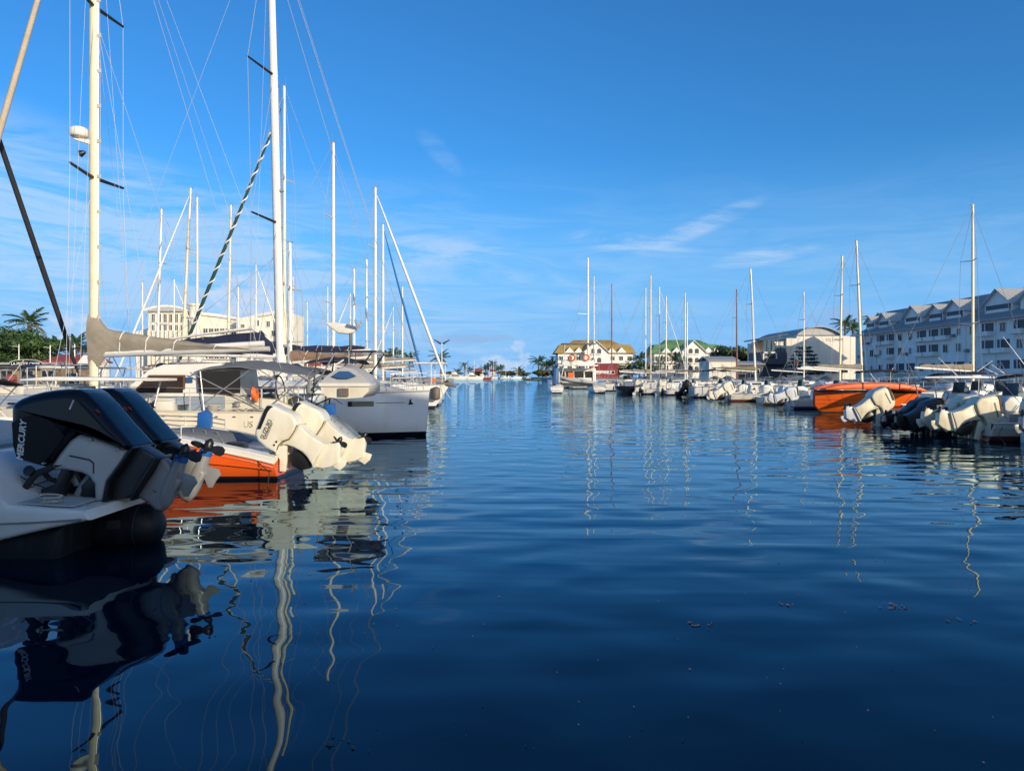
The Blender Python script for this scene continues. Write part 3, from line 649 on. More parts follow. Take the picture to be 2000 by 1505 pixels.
def cream_hotel():
    D = 165.0; zg = 1.2; cx = PX(425, D); t = empty('cream_hotel', (cx, D, zg)); tag(t, 'large cream seafront hotel with curved roofs and pillared facade on the left', 'building')
    X = lambda px: PX(px, D) - cx
    Z = lambda py: PZ(py, D) - zg
    def mass(px0, px1, tops, dep, name='wall', y0=0.0, m='plaster_cream'):
        n = len(tops); xs = [X(px0) + (X(px1) - X(px0)) * k / (n - 1) for k in range(n)]
        return MB().loft([[(xs[0], yy, 0)] + [(xs[k], yy, Z(tops[k])) for k in range(n)] + [(xs[-1], yy, 0)] for yy in (y0, y0 + dep)]).build(name, m, t, 0)
    mass(252, 296, [646, 642, 638, 635], 12, y0=3)
    mass(294, 369, [606, 606], 14, 'tower_block', -1)
    ar = [(X(288) + (X(372) - X(288)) * k / 12, Z(606) + (Z(597) - Z(606)) * math.sin(PI * k / 12) ** .7) for k in range(13)]
    rf = MB().loft([[(a, yy, b) for a, b in ar] + [(X(372), yy, Z(608)), (X(288), yy, Z(608))] for yy in (-1.8, 13)]).build('arched_roof', 'plaster_white', t, 0)
    MB().loft([[(a * .97, yy, b - .35) for a, b in ar] for yy in (-1.86, -1.7)]).build('gable_infill', mat('gable_grey', (.45, .45, .46), .6), rf, 0)
    mass(367, 470, [611, 613, 616, 620, 623, 624], 12, y0=1)
    mass(468, 557, [624, 621, 617, 613, 611], 11, y0=-2)
    mass(557, 574, [612, 613], 8, 'end_block', 0)
    MB().path([(X(367), .7, Z(610)), (X(420), .7, Z(615)), (X(470), .7, Z(623)), (X(515), -2.3, Z(617)), (X(558), -2.3, Z(610))], .38, 6).build('cornice', 'plaster_white', t)
    MB().path([(X(372), 3, Z(590)), (X(372), 3, Z(608))], .9, 10).build('turret', 'plaster_cream', t)
    MB().lathe((X(383), -.5, 0), (0, 0, 1), [(0, 1.3), (Z(600), 1.3), (Z(597), 1.7), (Z(594), 1.7), (Z(592), .3)], 12).build('round_tower', 'plaster_cream', t)
    for px in (304, 316, 327, 338, 349, 360):
        for py, hh in ((622, 1.9), (643, 1.9), (668, 2.4), (690, 2.4)): window(t, (X(px), -1.03, Z(py)), .75, hh, 'y', 'slate_blue', 'plaster_cream')
    for k in range(9): MB().box((X(298.5 + k * 8.4), -1.5, Z(646) / 2), (.55, .8, Z(646))).build('pier', 'plaster_cream', t, 0)
    for px in (398, 409, 420, 431, 442, 453):
        for py, hh in ((648, 1.7), (668, 2.2), (690, 2.4)): window(t, (X(px), .97, Z(py)), 1.05, hh, 'y', 'slate_blue', 'plaster_cream')
    MB().box((X(425), .4, Z(655)), (X(470) - X(380), .7, .5)).build('balcony_band', 'plaster_cream', t, 0)
    MB().box((X(425), .4, Z(679)), (X(470) - X(380), .7, .5)).build('balcony_band', 'plaster_cream', t, 0)
    for px, py in ((493, 698), (505, 698), (517, 698), (509, 632), (530, 634), (541, 652), (541, 672), (541, 690), (481, 640), (481, 662), (505, 662), (524, 662)): window(t, (X(px), -2.03, Z(py)), (.8 if px < 540 else 1.1), 1.3, 'y', 'slate_blue', 'plaster_cream')
    for k in range(5): MB().box((X(549 + k * 6.4), -2.6, Z(616) / 2), (.62, .7, Z(616))).build('pier', 'plaster_cream', t, 0)
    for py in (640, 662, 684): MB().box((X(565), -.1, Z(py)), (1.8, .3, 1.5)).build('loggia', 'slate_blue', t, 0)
cream_hotel()
# two unseen houses added behind the camera to cast shade on the left boats
def shade_house(x0, x1, y0, y1, ze, zr, label):
    t = empty('shade_house', ((x0 + x1) / 2, (y0 + y1) / 2, .55)); tag(t, label, 'building'); W, L = x1 - x0, y1 - y0; a = ze - .55
    MB().box((0, 0, a / 2), (W, L, a)).build('wall', 'plaster_cream', t, 0)
    gable_roof(MB(), -W / 2, W / 2, -L / 2, L / 2, a, zr - .55, 'x').build('roof', 'roof_red', t, 0)
    for z_ in (1.6, 4.4):
        for k in range(3):
            if z_ + 1.2 < a: window(t, (-W / 2 + (k + .5) * W / 3, L / 2 + .03, z_), 1.1, 1.4, 'y', out=1)
    return t
shade_house(-9.0, 7.9, -13, -5, 7.4, 9.2, 'unseen cream house with red roof added behind the viewpoint for shade')
shade_house(21.2, 31.0, -10, -5, 12.0, 13.0, 'tall unseen cream house with red roof added behind the viewpoint on the right for shade')

# ------------------------------------------------------------------ the far shore
def far_things():
    r = random.Random(3)
    def far_boat(px, D, L, label, mast=0, hullm='gelcoat'):
        t = empty('motor_yacht' if not mast else 'distant_sailboat', (PX(px, D), D, 0), r.uniform(-.2, .2)); tag(t, label, 'boat')
        hull = [(-L / 2, 0), (-L / 2, L * .10), (L * .1, L * .12), (L / 2, L * .16), (L * .42, 0)]
        MB().pillow(hull, -L * .13, L * .13, .1, 2).build('hull', hullm, t)
        if not mast:
            MB().pillow([(-L * .3, L * .11), (-L * .27, L * .22), (-L * .02, L * .24), (L * .14, L * .2), (L * .28, L * .13)], -L * .1, L * .1, .1, 2).build('superstructure', 'gelcoat', t)
            MB().pillow([(-L * .2, L * .15), (-L * .2, L * .2), (L * .08, L * .2), (L * .18, L * .15)], -L * .105, L * .105, .05, 2).build('window_band', 'glass_dark', t)
            MB().pillow([(-L * .22, L * .24), (-L * .2, L * .33), (-L * .04, L * .33), (L * .04, L * .24)], -L * .07, L * .07, .1, 2).build('flybridge', 'gelcoat', t)
            MB().path([(-L * .12, 0, L * .33), (-L * .12, 0, L * .46)], .08, 4).build('aerial', 'steel', t)
        else:
            MB().path([(L * .05, 0, 0), (L * .05, 0, mast)], .14, 5).build('mast', 'mast_white', t)
            MB().pillow([(-L * .2, L * .1), (-L * .15, L * .17), (L * .12, L * .17), (L * .2, L * .12)], -L * .08, L * .08, .1, 2).build('cabin', 'gelcoat', t)
    far_boat(892, 470, 15, 'white motor yacht at the far end of the channel')
    far_boat(925, 480, 14, 'long low white boat right of the far motor yacht')
    far_boat(945, 490, 11, 'far white boat with red covers', 0, 'red_paint')
    far_boat(1033, 460, 6, 'small dark motorboat crossing the far channel', 0, 'canvas_navy')
    for k, (px, D, m_) in enumerate(((910, 640, 13), (925, 660, 17), (942, 640, 14), (955, 700, 12), (963, 690, 17), (987, 700, 14), (1007, 680, 16), (1010, 700, 13))):
        far_boat(px, D, 10, ('far sailboat with the %s mast of the distant anchorage, counting from the left' % ('first', 'second', 'third', 'fourth', 'fifth', 'sixth', 'seventh', 'last')[k]), m_)
    for k, (px, D, h) in enumerate(((907, 770, 12), (918, 775, 7), (948, 770, 8), (953, 772, 10), (962, 768, 13), (973, 765, 8), (978, 770, 9), (1012, 760, 7), (1016, 762, 5), (893, 775, 5))):
        palm(PX(px, D), D, .9, h, 'distant palm on the far shore, number %s from the left' % ('two', 'three', 'four', 'five', 'six', 'seven', 'eight', 'nine', 'ten', 'one')[k], 100 + k, 2.6, 12)
    for k, (px, D, rd, lb) in enumerate(((885, 790, 14, 'low scrub at the left end of the far shore'), (935, 790, 12, 'low scrub behind the far motor yacht'), (990, 780, 14, 'low scrub in the middle of the far shore'), (1022, 775, 10, 'low scrub left of the palm clump'), (1000, 770, 8, 'small bush on the far shore below the cumulus'))):
        tree(PX(px, D), D, .9, 7, rd, lb, 120 + k, 'foliage_olive', 500, 1.1, 8)
    for px0, px1, zt, lb in ((928, 942, 8.0, 'far house with a red roof behind the yacht'), (958, 966, 7.5, 'far red roofed house among the distant palms'), (984, 994, 5.0, 'far white house on the shore')):
        shed(px0, px1, 800, zt, lb, 'plaster_cream' if px0 != 984 else 'plaster_white', 'roof_red' if px0 != 984 else 'roof_grey', rise=2.5)
far_things()
# ------------------------------------------------------------------ boat parts (boat frame: +x bow, z up, origin on the waterline)
def hull_shape(L, B, fs, fb, dr=0.5, tw=0.75, rake=0.25, n=15, full=0.86, flare=0.93, chine=False, sheer_f=None):
    """returns (rings, sheer points): rings from stern to bow, starboard keel .. sheer .. port"""
    rings = []; sheer = []
    for i in range(n):
        t = i / (n - 1)
        if t < .42: b = B / 2 * (tw + (1 - tw) * math.sin(PI / 2 * t / .42))
        else: b = B / 2 * max(0.012, max(0.0, math.cos(PI / 2 * ((t - .42) / .58) ** (1.5 if full > .9 else 1.25))) ** full)
        zs = fs + (fb - fs) * (t ** 1.8 if sheer_f is None else sheer_f(t))
        kz = -dr * (0.45 + .55 * math.sin(PI * min(1, .25 + t * .75))) if t < .93 else -dr * .25
        def P(y, z):
            k = max(0, min(1, (zs - z) / max(zs, .01)))
            return (-L / 2 + L * t - rake * k * t ** 5 * 1.0, y, z)
        if chine: half = [P(0, kz), P(b * .55, kz * .55), P(b * .86 * flare, .04), P(b * .93, zs * .5), P(b, zs)]
        else: half = [P(0, kz), P(b * .5, kz * .75), P(b * .86 * flare, -.02), P(b * (.5 + .5 * flare), zs * .35), P(b * .985, zs * .72), P(b, zs)]
        rings.append([(x, -y, z) for x, y, z in half[::-1]] + half[1:]); sheer.append((half[-1][0], b, zs))
    return rings, sheer
def build_hull(t, L, B, fs, fb, m, deckm='deck_cream', dr=.5, tw=.75, rake=.25, full=.86, flare=.93, chine=False, rail=True, railm='alu', drop=.03, sheer_f=None):
    rings, sh = hull_shape(L, B, fs, fb, dr, tw, rake, 17, full, flare, chine, sheer_f)
    MB().loft(rings, closed=False, cap0=True, cap1=False).build('hull', m, t, 50)
    rows = [[(x + (.02 if i == 0 else 0), y * s * .985, z - drop + (1 - s * s) * .045) for s in (-1, -.5, 0, .5, 1)] for i, (x, y, z) in enumerate(sh)]
    MB().loft(rows, closed=False, cap0=False, cap1=False).build('deck', deckm, t, 50)
    if rail:
        mb = MB()
        for s in (-1, 1): mb.path([(x, y * s, z + .012) for x, y, z in sh], .028, 5)
        mb.build('toe_rail', railm, t)
    return sh
def sheer_at(sh, x):
    for a, b in zip(sh, sh[1:]):
        if a[0] <= x <= b[0]:
            k = (x - a[0]) / (b[0] - a[0] + 1e-9); return a[1] + (b[1] - a[1]) * k, a[2] + (b[2] - a[2]) * k
    return sh[-1][1], sh[-1][2]
def cabin_part(t, sh, x0, x1, wf, hh, m='gelcoat', name='coachroof', wins=3, winm='glass_dark', fr=.8, ar=.25):
    """rounded deckhouse from x0 (aft) to x1 (fore)"""
    rings = []; z0 = min(sheer_at(sh, x0)[1], sheer_at(sh, x1)[1]) - .05
    for k in range(9):
        u = k / 8; x = x0 + (x1 - x0) * u; w_ = min(wf, sheer_at(sh, x)[0] * .74)
        hz = hh * min(1, (u / .10 + ar) if u < .10 else 1) * (1 - .70 * max(0, (u - .55) / .45) ** 1.6)
        zb = sheer_at(sh, x)[1] - .05
        rings.append([(x, -w_, zb), (x, -w_ * .94, zb + hz * .72), (x, -w_ * .78, zb + hz * .97), (x, 0, zb + hz * 1.06), (x, w_ * .78, zb + hz * .97), (x, w_ * .94, zb + hz * .72), (x, w_, zb)])
    c = MB().loft(rings, closed=True).build(name, m, t, 40)
    for s in (-1, 1):
        for k in range(wins):
            ua = .14 + k * .52 / wins; ub = ua + .42 / wins; pts = []
            for u, f in ((ua, .30), (ub, .30), (ub, .62), (ua, .62)):
                x = x0 + (x1 - x0) * u; w_ = min(wf, sheer_at(sh, x)[0] * .74); hz = hh * (1 - .70 * max(0, (u - .55) / .45) ** 1.6); zb = sheer_at(sh, x)[1] - .05
                pts.append((x, s * (w_ * (1 - .06 * f / .72) + .012), zb + hz * f))
            MB().add(pts + [(a, b - s * .03, c_) for a, b, c_ in pts], [(0, 1, 2, 3), (7, 6, 5, 4), (0, 4, 5, 1), (1, 5, 6, 2), (2, 6, 7, 3), (3, 7, 4, 0)]).build('window', winm, c, 0)
    return c
def mast_part(t, x, zb, zt, r, m='mast_white', spr=2, sprw=1.0, lean=0.0, rad=.012, beam=1.5, sh=None, back=None, lod=1, sweep=.25, shroudz=None):
    X = lambda z: x + lean * (z - zb)
    ma = MB().path([(X(zb), 0, zb), (X(zb + (zt - zb) * .6), 0, zb + (zt - zb) * .6), (X(zt), 0, zt)], [r, r * .95, r * .72], 9, sx=.72 if r > .1 else .8).build('mast', m, t, 50)
    for k in range(spr):
        z = zb + (zt - zb) * (k + 1) / (spr + 1) * (1.04 if spr > 1 else 1.1)
        for s in (-1, 1): MB().path([(X(z), 0, z), (X(z) - sweep * sprw, s * sprw * (1 - .18 * k), z + .06)], [.045, .025], 5).build('spreader', 'black' if lod == 0 else 'alu', ma)
    hd = MB().box((X(zt) - .03, 0, zt + .02), (.24, .08, .04)); hd.path([(X(zt) - .06, 0, zt), (X(zt) - .06, 0, zt + .5)], .006, 4)
    if lod < 2: hd.path([(X(zt) + .06, 0, zt + .03), (X(zt) + .26, 0, zt + .14), (X(zt) + .32, 0, zt + .22)], .009, 4)
    hd.build('masthead', 'grey_plastic', ma, 0)
    for s in (-1, 1):
        zc = sheer_at(sh, x)[1] if sh else 1.0; bb = sheer_at(sh, x)[0] * .95 if sh else beam; pts = [(x - .25, s * bb, zc)]
        for k in range(spr):
            z = zb + (zt - zb) * (k + 1) / (spr + 1) * (1.04 if spr > 1 else 1.1); pts.append((X(z) - sweep * sprw, s * sprw * (1 - .18 * k), z + .06))
        pts.append((X(zt) , 0, zt - .25)); MB().path(pts, rad, 4).build('shroud', 'wire', t)
        if lod < 2 and spr:
            z = zb + (zt - zb) / (spr + 1) * 1.0; MB().path([(x - .5, s * bb, zc), (X(z), 0, z)], rad, 4).build('lower_shroud', 'wire', t)
    if back: MB().path([(X(zt), 0, zt), back], rad, 4).build('backstay', 'wire', t)
    return ma
def boom_part(t, x, z, ln, cover='canvas_taupe', h=.42, rise=.06, m='mast_white', name='sail_cover', ties=0):
    b = MB().path([(x - .12, 0, z), (x - ln, 0, z + rise * ln)], .075, 8).build('boom', m, t, 50)
    if cover:
        rings = []
        for k in range(11):
            u = k / 10; xx = x - .05 - (ln - .35) * u; hz = h * (1 - .62 * u) * (1 + .05 * math.sin(k * 2.3)); wz = .17 * (1 - .35 * u); zc = z + .02 + rise * ln * u
            rings.append([(xx, wz * .75 * math.sin(a) * (1.25 if math.cos(a) < 0 else .8), zc + hz * .42 - hz * .55 * math.cos(a) + (.03 * math.sin(k * 1.7) if math.cos(a) < 0 else 0)) for a in [2 * PI * q / 10 for q in range(10)]])
        c = MB().loft(rings).build(name, cover, b, 60)
        for k in range(ties):
            u = (k + 1) / (ties + 1); xx = x - .05 - (ln - .35) * u; hz = h * (1 - .62 * u); wz = .17 * (1 - .35 * u); zc = z + .02 + rise * ln * u
            MB().path([(xx + .10 * math.cos(a), wz * .80 * math.sin(a) * (1.25 if math.cos(a) < 0 else .8), zc + hz * .42 - hz * .58 * math.cos(a)) for a in [2 * PI * q / 12 for q in range(13)]], .014, 4).build('sail_tie', 'sail_white', b)
    return b
def furled(t, p0, p1, m, r=.07, stripe=None, name='furled_sail'):
    p0, p1 = Vector(p0), Vector(p1); d = p1 - p0
    pr = [(.02, .35), (.06, .8), (.2, 1), (.5, .95), (.8, .7), (.95, .4), (.99, .2)]
    o = MB().path([p0 + d * a for a, _ in pr], [r * b for _, b in pr], 8).build(name, m, t, 60)
    if stripe:
        u = d.cross(Vector((0, 1, 0))).normalized(); v = d.cross(u).normalized(); pts = []; n = 220
        for k in range(n):
            a = .05 + .88 * k / n; rr = r * (1.0 - .35 * max(0, a - .4)) * .92; th = k * 2 * PI / 12
            pts.append(p0 + d * a + (u * math.cos(th) + v * math.sin(th)) * rr)
        MB().path(pts, r * .42, 4).build('stripe', stripe, o)
    MB().lathe(p0 + d * .004, d, [(0, r * .6), (.05, r * 1.6), (.12, r * 1.6), (.16, r * .5)], 8).build('furler_drum', 'black', t)
    return o
def lifelines(t, sh, x0, x1, n, h=.6, rad=.012, m='steel'):
    for s in (-1, 1):
        pts = []
        for k in range(n):
            x = x0 + (x1 - x0) * k / (n - 1); y, z = sheer_at(sh, x); y *= .96 * s
            MB().path([(x, y, z), (x, y, z + h)], rad, 5).build('stanchion', m, t); pts.append((x, y, z + h))
        for f in (1.0, .5): MB().path([(a, b, c - h * (1 - f)) for a, b, c in pts], rad * .5, 4).build('lifeline', 'wire', t)
def pulpit(t, sh, L, bow=True, h=.62, rad=.014):
    if bow:
        xs = (L * .5 - 1.2, L * .5 - .5, L * .5 + .02); mb = MB()
        a = [(x, sheer_at(sh, x)[0] * .92, sheer_at(sh, x)[1] + h) for x in xs[:2]]; tip = (L * .5 + .05, 0, sh[-1][2] + h)
        mb.path(a + [(L * .5 - .05, .12, tip[2]), (L * .5 - .05, -.12, tip[2])] + [(x, -y, z) for x, y, z in a[::-1]], rad, 5)
        for x, y, z in a:
            for s in (-1, 1): mb.path([(x, s * y, z), (x, s * y, z - h)], rad, 5)
        mb.build('pulpit', 'steel', t)
    else:
        mb = MB(); x = -L * .5 + .1; y, z = sh[0][1] * .92, sh[0][2]
        mb.path([(x + 1.1, y, z + h), (x, y, z + h), (x, -y, z + h), (x + 1.1, -y, z + h)], rad, 5)
        for xx in (x, x + 1.1):
            for s in (-1, 1): mb.path([(xx, s * y, z), (xx, s * y, z + h)], rad, 5)
        mb.build('pushpit', 'steel', t)
def canopy(t, x0, x1, hw, z, m, name='bimini', arch=.22, legs=None, th=.03, tilt=0.0):
    rows = []
    for k in range(9):
        u = k / 8; x = x0 + (x1 - x0) * u; dz = arch * .7 * math.sin(PI * u) + tilt * u - (.05 * math.sin(PI * u * 3) ** 2)
        rows.append([(x, hw * s, z + dz + arch * (math.cos(s * 1.35) - .25) ) for s in (-1, -.8, -.5, 0, .5, .8, 1)])
    mb = MB().loft([r + [(a, b, c - th) for a, b, c in r[::-1]] for r in rows]); c = mb.build(name, m, t, 60)
    if legs:
        for xa, za, xb in legs:
            for s in (-1, 1): MB().path([(xa, s * hw * .96, za), (xb, s * hw * .98, z + .02)], .016, 5).build('support', 'steel', c)
    return c
def fender(t, x, y, z, m='fender_grey', r=.11, l=.55):
    MB().lathe((x, y, z - l / 2), (0, 0, 1), [(0, .03), (.06, r * .8), (.14, r), (l - .14, r), (l - .06, r * .8), (l, .03)], 10).build('fender', m, t, 60)

def clutter(t, sh, x0, x1, n, seed, deckz=.02, side=.8):
    """small loose gear along the deck edges"""
    r = random.Random(seed)
    for k in range(n):
        x = r.uniform(x0, x1); y, z = sheer_at(sh, x); s = r.choice((-1, 1)); yy = s * y * r.uniform(side - .25, side); z += deckz; q = r.randrange(7)
        if q == 0: MB().lathe((x, yy, z), (0, 0, 1), [(0, .08), (.06, .06), (.12, .085), (.16, .04)], 9).build('winch', 'steel', t)
        elif q == 1: MB().path([(x + .16 * math.cos(a * .8), yy + .11 * math.sin(a * .8), z + .02 + .006 * a) for a in range(24)], .013, 4).build('coiled_rope', r.choice(('rope', 'dark_rope', 'canvas_blue')), t)
        elif q == 2: MB().pillow([(x - .2, z), (x - .2, z + .3), (x + .2, z + .32), (x + .22, z)], yy - .13, yy + .13, .03, 2).build('deck_box', r.choice(('gelcoat', 'grey_plastic', 'blue_plastic')), t)
        elif q == 3: fender(t, x, s * (y + .12), z - .45, r.choice(('fender_grey', 'canvas_navy', 'gelcoat', 'canvas_black')), .10, .6)
        elif q == 4: MB().pillow([(x - .16, z), (x - .16, z + .34), (x - .05, z + .42), (x + .12, z + .36), (x + .14, z)], yy - .09, yy + .09, .03, 2).build('jerry_can', r.choice(('blue_plastic', 'red_paint', 'old_gelcoat', 'grey_plastic')), t)
        elif q == 5: MB().path([(x, yy, z), (x, yy, z + .22), (x + .05, yy, z + .30), (x + .16, yy, z + .30)], .055, 7).build('cowl_vent', 'gelcoat', t)
        else: MB().path([(x, yy, z + .05), (x + r.uniform(.4, .9), yy * .9, z + r.uniform(.3, .8))], .016, 5).build('boat_hook', r.choice(('steel', 'rope', 'letter_white')), t)
BOAT_N = {}
def sailboat(x_bow, D, heading, L, B, mast_x, mast_top, label, hull='hull_white', cover='canvas_taupe', genoa='sail_white', mastm='mast_white', lod=2, fs=1.0, fb=1.35,
             boomz=None, boomlen=None, spr=2, lean=0.0, yaw=0.0, bim=None, spray='canvas_grey', mr=None, rake=.5, group=None, name='sailboat', cabin=True, backst=True, rad=None, hood=True, deckm='deck_cream', full=.86, genr=.07, gentop=.97):
    """x_bow, mast_x: world x of stem head and mast; heading +1 bow to the right, -1 bow to the left"""
    rz = (0 if heading > 0 else PI) + yaw
    cx = x_bow - heading * L / 2
    t = empty(name, (cx, D, 0), rz); tag(t, label, 'sailboat', group)
    sh = build_hull(t, L, B, fs, fb, MATS[hull], deckm=deckm, rake=rake, full=full, tw=.7)
    mx = (mast_x - cx) * heading
    zc = sheer_at(sh, mx)[1]
    mr = mr or (.10 if L > 10 else .08); rad = rad or (.005 if lod == 0 else .008 if lod == 1 else .010 + D * .00005)
    if cabin: cabin_part(t, sh, mx - L * .22, min(mx + L * .17, L * .5 - L * .16), B * .33, .42 + L * .008, wins=3 if lod < 2 else 2)
    mast_part(t, mx, zc + .2, mast_top, mr, mastm, spr, .85 + L * .02, lean, rad, sh=sh, back=(-L * .5 + .2, 0, sh[0][2]) if backst else None, lod=lod)
    bz = boomz or zc + 1.35; bl = boomlen or L * .36
    if cover is not False: boom_part(t, mx, bz, bl, cover, .34 + L * .012, ties=0 if lod > 1 else 4, m='mast_white')
    st = (L * .5 - .18, 0, sh[-1][2] + .05); tp = (mx + lean * (mast_top - zc) + .05, 0, zc + (mast_top - zc) * gentop)
    if genoa: furled(t, st, tp, genoa, genr)
    else: MB().path([st, tp], rad, 4).build('forestay', 'wire', t)
    pulpit(t, sh, L); pulpit(t, sh, L, False)
    if lod < 2: lifelines(t, sh, -L * .40, L * .38, 6)
    else: lifelines(t, sh, -L * .40, L * .38, 4, rad=.016)
    if hood and spray: canopy(t, mx - L * .30, mx - L * .20, B * .34, sheer_at(sh, mx - L * .25)[1] + .55, spray, 'sprayhood', .35)
    if lod < 2 or D < 75: clutter(t, sh, -L * .42, L * .36, 10 if lod < 2 else 6, label)
    if bim: canopy(t, -L * .48, -L * .30, B * .38, sh[0][2] + 1.55, bim, 'bimini', .2, ((-L * .40, sh[0][2], -L * .47), (-L * .40, sh[0][2], -L * .31)))
    return t, sh, mx
WH = (0.80, 0.79, 0.76)
hull_mat('hull_white', WH, (.02, .03, .08), (.03, .035, .06))
hull_mat('hull_cream', (.76, .71, .60), (.25, .05, .03), (.05, .06, .09))
hull_mat('hull_navy', (.012, .018, .05), (.7, .7, .7), (.10, .02, .015))
hull_mat('hull_bluestripe', (.80, .78, .72), (.04, .08, .22), (.03, .03, .03))
hull_mat('hull_first', (.80, .82, .84), (.008, .008, .01), (.008, .008, .012), .08, .14, rough=.16, var=.03)
hull_mat('hull_black', (.012, .012, .014), (.01, .01, .01), (.01, .01, .01))
hull_mat('hull_grey', (.35, .36, .37), (.05, .05, .05), (.04, .04, .04))
hull_mat('hull_orange', (.86, .125, .018), (.015, .015, .02), (.015, .015, .02), .03, .06, rough=.36)
hull_mat('hull_teal', (.02, .10, .10), (.6, .6, .6), (.03, .03, .03))

# ------------------------------------------------------------------ outboards (outlines in (aft, up) metres, engine tilted clear of the water)
def prop(o, c, ax, r, m, parent, nb=3, name='propeller'):
    c = Vector(c); ax = Vector(ax).normalized(); u = ax.cross(Vector((0, 1, 0))).normalized(); v = ax.cross(u).normalized(); mb = MB()
    mb.lathe(c - ax * .10, ax, [(0, r * .28), (.10, r * .30), (.18, r * .24), (.22, .01)], 10)
    for k in range(nb):
        a = 2 * PI * k / nb + .35; e = u * math.cos(a) + v * math.sin(a); f = ax.cross(e); pts = []
        for q, wd, tw in ((.25, .16, .9), (.5, .34, .75), (.8, .42, .6), (1.0, .22, .5)):
            pts.append((c + e * r * q + (f * math.cos(tw) + ax * math.sin(tw)) * wd * r * .9, c + e * r * q - (f * math.cos(tw) + ax * math.sin(tw)) * wd * r * .9))
        vs = []
        for a_, b_ in pts: vs += [a_ + ax * .006, b_ + ax * .006, b_ - ax * .006, a_ - ax * .006]
        fs = []
        for i in range(3):
            for j in range(4): fs.append((i * 4 + j, i * 4 + (j + 1) % 4, (i + 1) * 4 + (j + 1) % 4, (i + 1) * 4 + j))
        fs += [(0, 1, 2, 3), (15, 14, 13, 12)]; mb.add(vs, fs)
    return mb.build(name, m, parent, 50)
def zo(pts, k, ox, oy): return [((a - ox) * k, -(b - oy) * k) for a, b in pts]
def outboard_merc(t, x, y, z, label=None, letters=True):
    """big dark V8, tilted almost flat; x,y,z = reference point in the boat frame, stern is -x"""
    k = .001545; O = lambda p: zo(p, k, 600, 900)
    f = lambda p: (x - p[0], y + p[1], z + p[2])
    def pil(ol, w_, bev, name, m, parent, st=4): return MB().pillow(O(ol), -w_, w_, bev, st, f).build(name, m, parent, 42)
    root = pil([(590, 562), (700, 588), (950, 682), (905, 790), (815, 900), (775, 1050), (705, 1060), (700, 930), (660, 872), (600, 845), (480, 822), (385, 830), (378, 800), (440, 705), (520, 605)], .255, .06, 'outboard', 'merc_grey', t)
    if label: root['label'] = label
    cow = pil([(98, 350), (125, 318), (170, 292), (240, 266), (330, 244), (430, 230), (520, 224), (590, 228), (645, 258), (740, 355), (850, 490), (940, 590), (990, 646), (950, 672), (850, 632), (740, 590), (640, 562), (570, 550), (540, 585), (440, 705), (380, 775), (335, 800), (240, 776), (140, 748), (115, 640), (98, 500)], .315, .12, 'cowling', 'merc_cowl', root, 6)
    for s in (-1, 1):
        MB().pillow(O([(128, 470), (230, 425), (330, 420), (410, 455), (490, 530), (515, 575), (430, 690), (375, 752), (330, 772), (165, 728), (138, 640)]), s * .300, s * .322, .008, 2, f).build('cowl_panel', 'merc_panel', root, 0)
        MB().pillow(O([(548, 372), (556, 378), (586, 308), (578, 303)]), s * .306, s * .3215, .002, 1, f).build('trim_badge', 'letter_white', root, 0)
        MB().pillow(O([(520, 720), (535, 712), (680, 742), (712, 770), (712, 850), (700, 850), (700, 776), (674, 754), (538, 726)]), s * .248, s * .2585, .002, 1, f).build('panel_seam', 'merc_leg', root, 0)
        for zx, zy in ((386, 715), (352, 770), (700, 600), (900, 668)):
            q = O([(zx, zy)])[0]; MB().lathe(f((q[0], s * .262, q[1])), (0, s, 0), [(0, .016), (.05, .016), (.056, .008)], 8).build('bolt', 'steel', root)
        MB().path([f((a, s * .312, b)) for a, b in O([(560, 374), (548, 430), (505, 515)])], .004, 4).build('cowl_seam', 'merc_panel', root)
        MB().pillow(O([(728, 376), (748, 372), (770, 398), (752, 402)]), s * .288, s * .309, .002, 1, f).build('warning_sticker', 'red_paint', root, 0)
        MB().pillow(O([(1090, 985), (1120, 1003), (1116, 1010), (1086, 992)]), s * .080, s * .0865, .002, 1, f).build('intake_slot', 'black', root, 0)
    if letters:
        p = f((O([(205, 600)])[0][0], .3245, O([(205, 600)])[0][1]))
        text_obj('lettering', 'MERCURY', .10, 'letter_white', root, p, (-.10, 0, .99), (.99, 0, .10), .002, .18, bold=.003)
    pil([(945, 690), (1000, 655), (1132, 735), (1090, 845), (965, 1042), (790, 1062), (812, 905), (905, 795)], .15, .05, 'midsection', 'merc_leg', root)
    pil([(985, 648), (1012, 660), (905, 815), (835, 905), (800, 1062), (765, 1062), (795, 900), (880, 785)], .27, .03, 'splash_flange', 'black', root, 2)
    pil([(1140, 745), (1190, 770), (1250, 860), (1295, 930), (1215, 1060), (1150, 1145), (1105, 1148), (1040, 1085), (955, 1040), (1085, 850)], .085, .05, 'lower_unit', 'merc_lower', root)
    pil([(1142, 733), (1158, 742), (1060, 900), (968, 1058), (946, 1052), (1040, 890)], .20, .012, 'anti_ventilation_plate', 'black', root, 2)
    n0 = Vector(f((O([(1118, 1165)])[0][0], 0, O([(1118, 1165)])[0][1]))); n1 = Vector(f((O([(1272, 775)])[0][0], 0, O([(1272, 775)])[0][1]))); d = n1 - n0; ln = d.length
    MB().lathe(n0, d, [(0, .012), (.05, .055), (.13, .088), (.24, .102), (ln * .7, .10), (ln, .078)], 14).build('gearcase', 'merc_lower', root, 60)
    pil([(1240, 900), (1300, 868), (1385, 895), (1405, 940), (1368, 985), (1335, 1045), (1300, 1045)], .02, .012, 'skeg', 'merc_lower', root, 2)
    prop(root, n1 + d.normalized() * .10, d, .21, 'black', root, 4)
    MB().lathe(n1, d, [(0, .08), (.02, .085), (.07, .075)], 14).build('prop_hub', 'blue_plastic', root, 60)
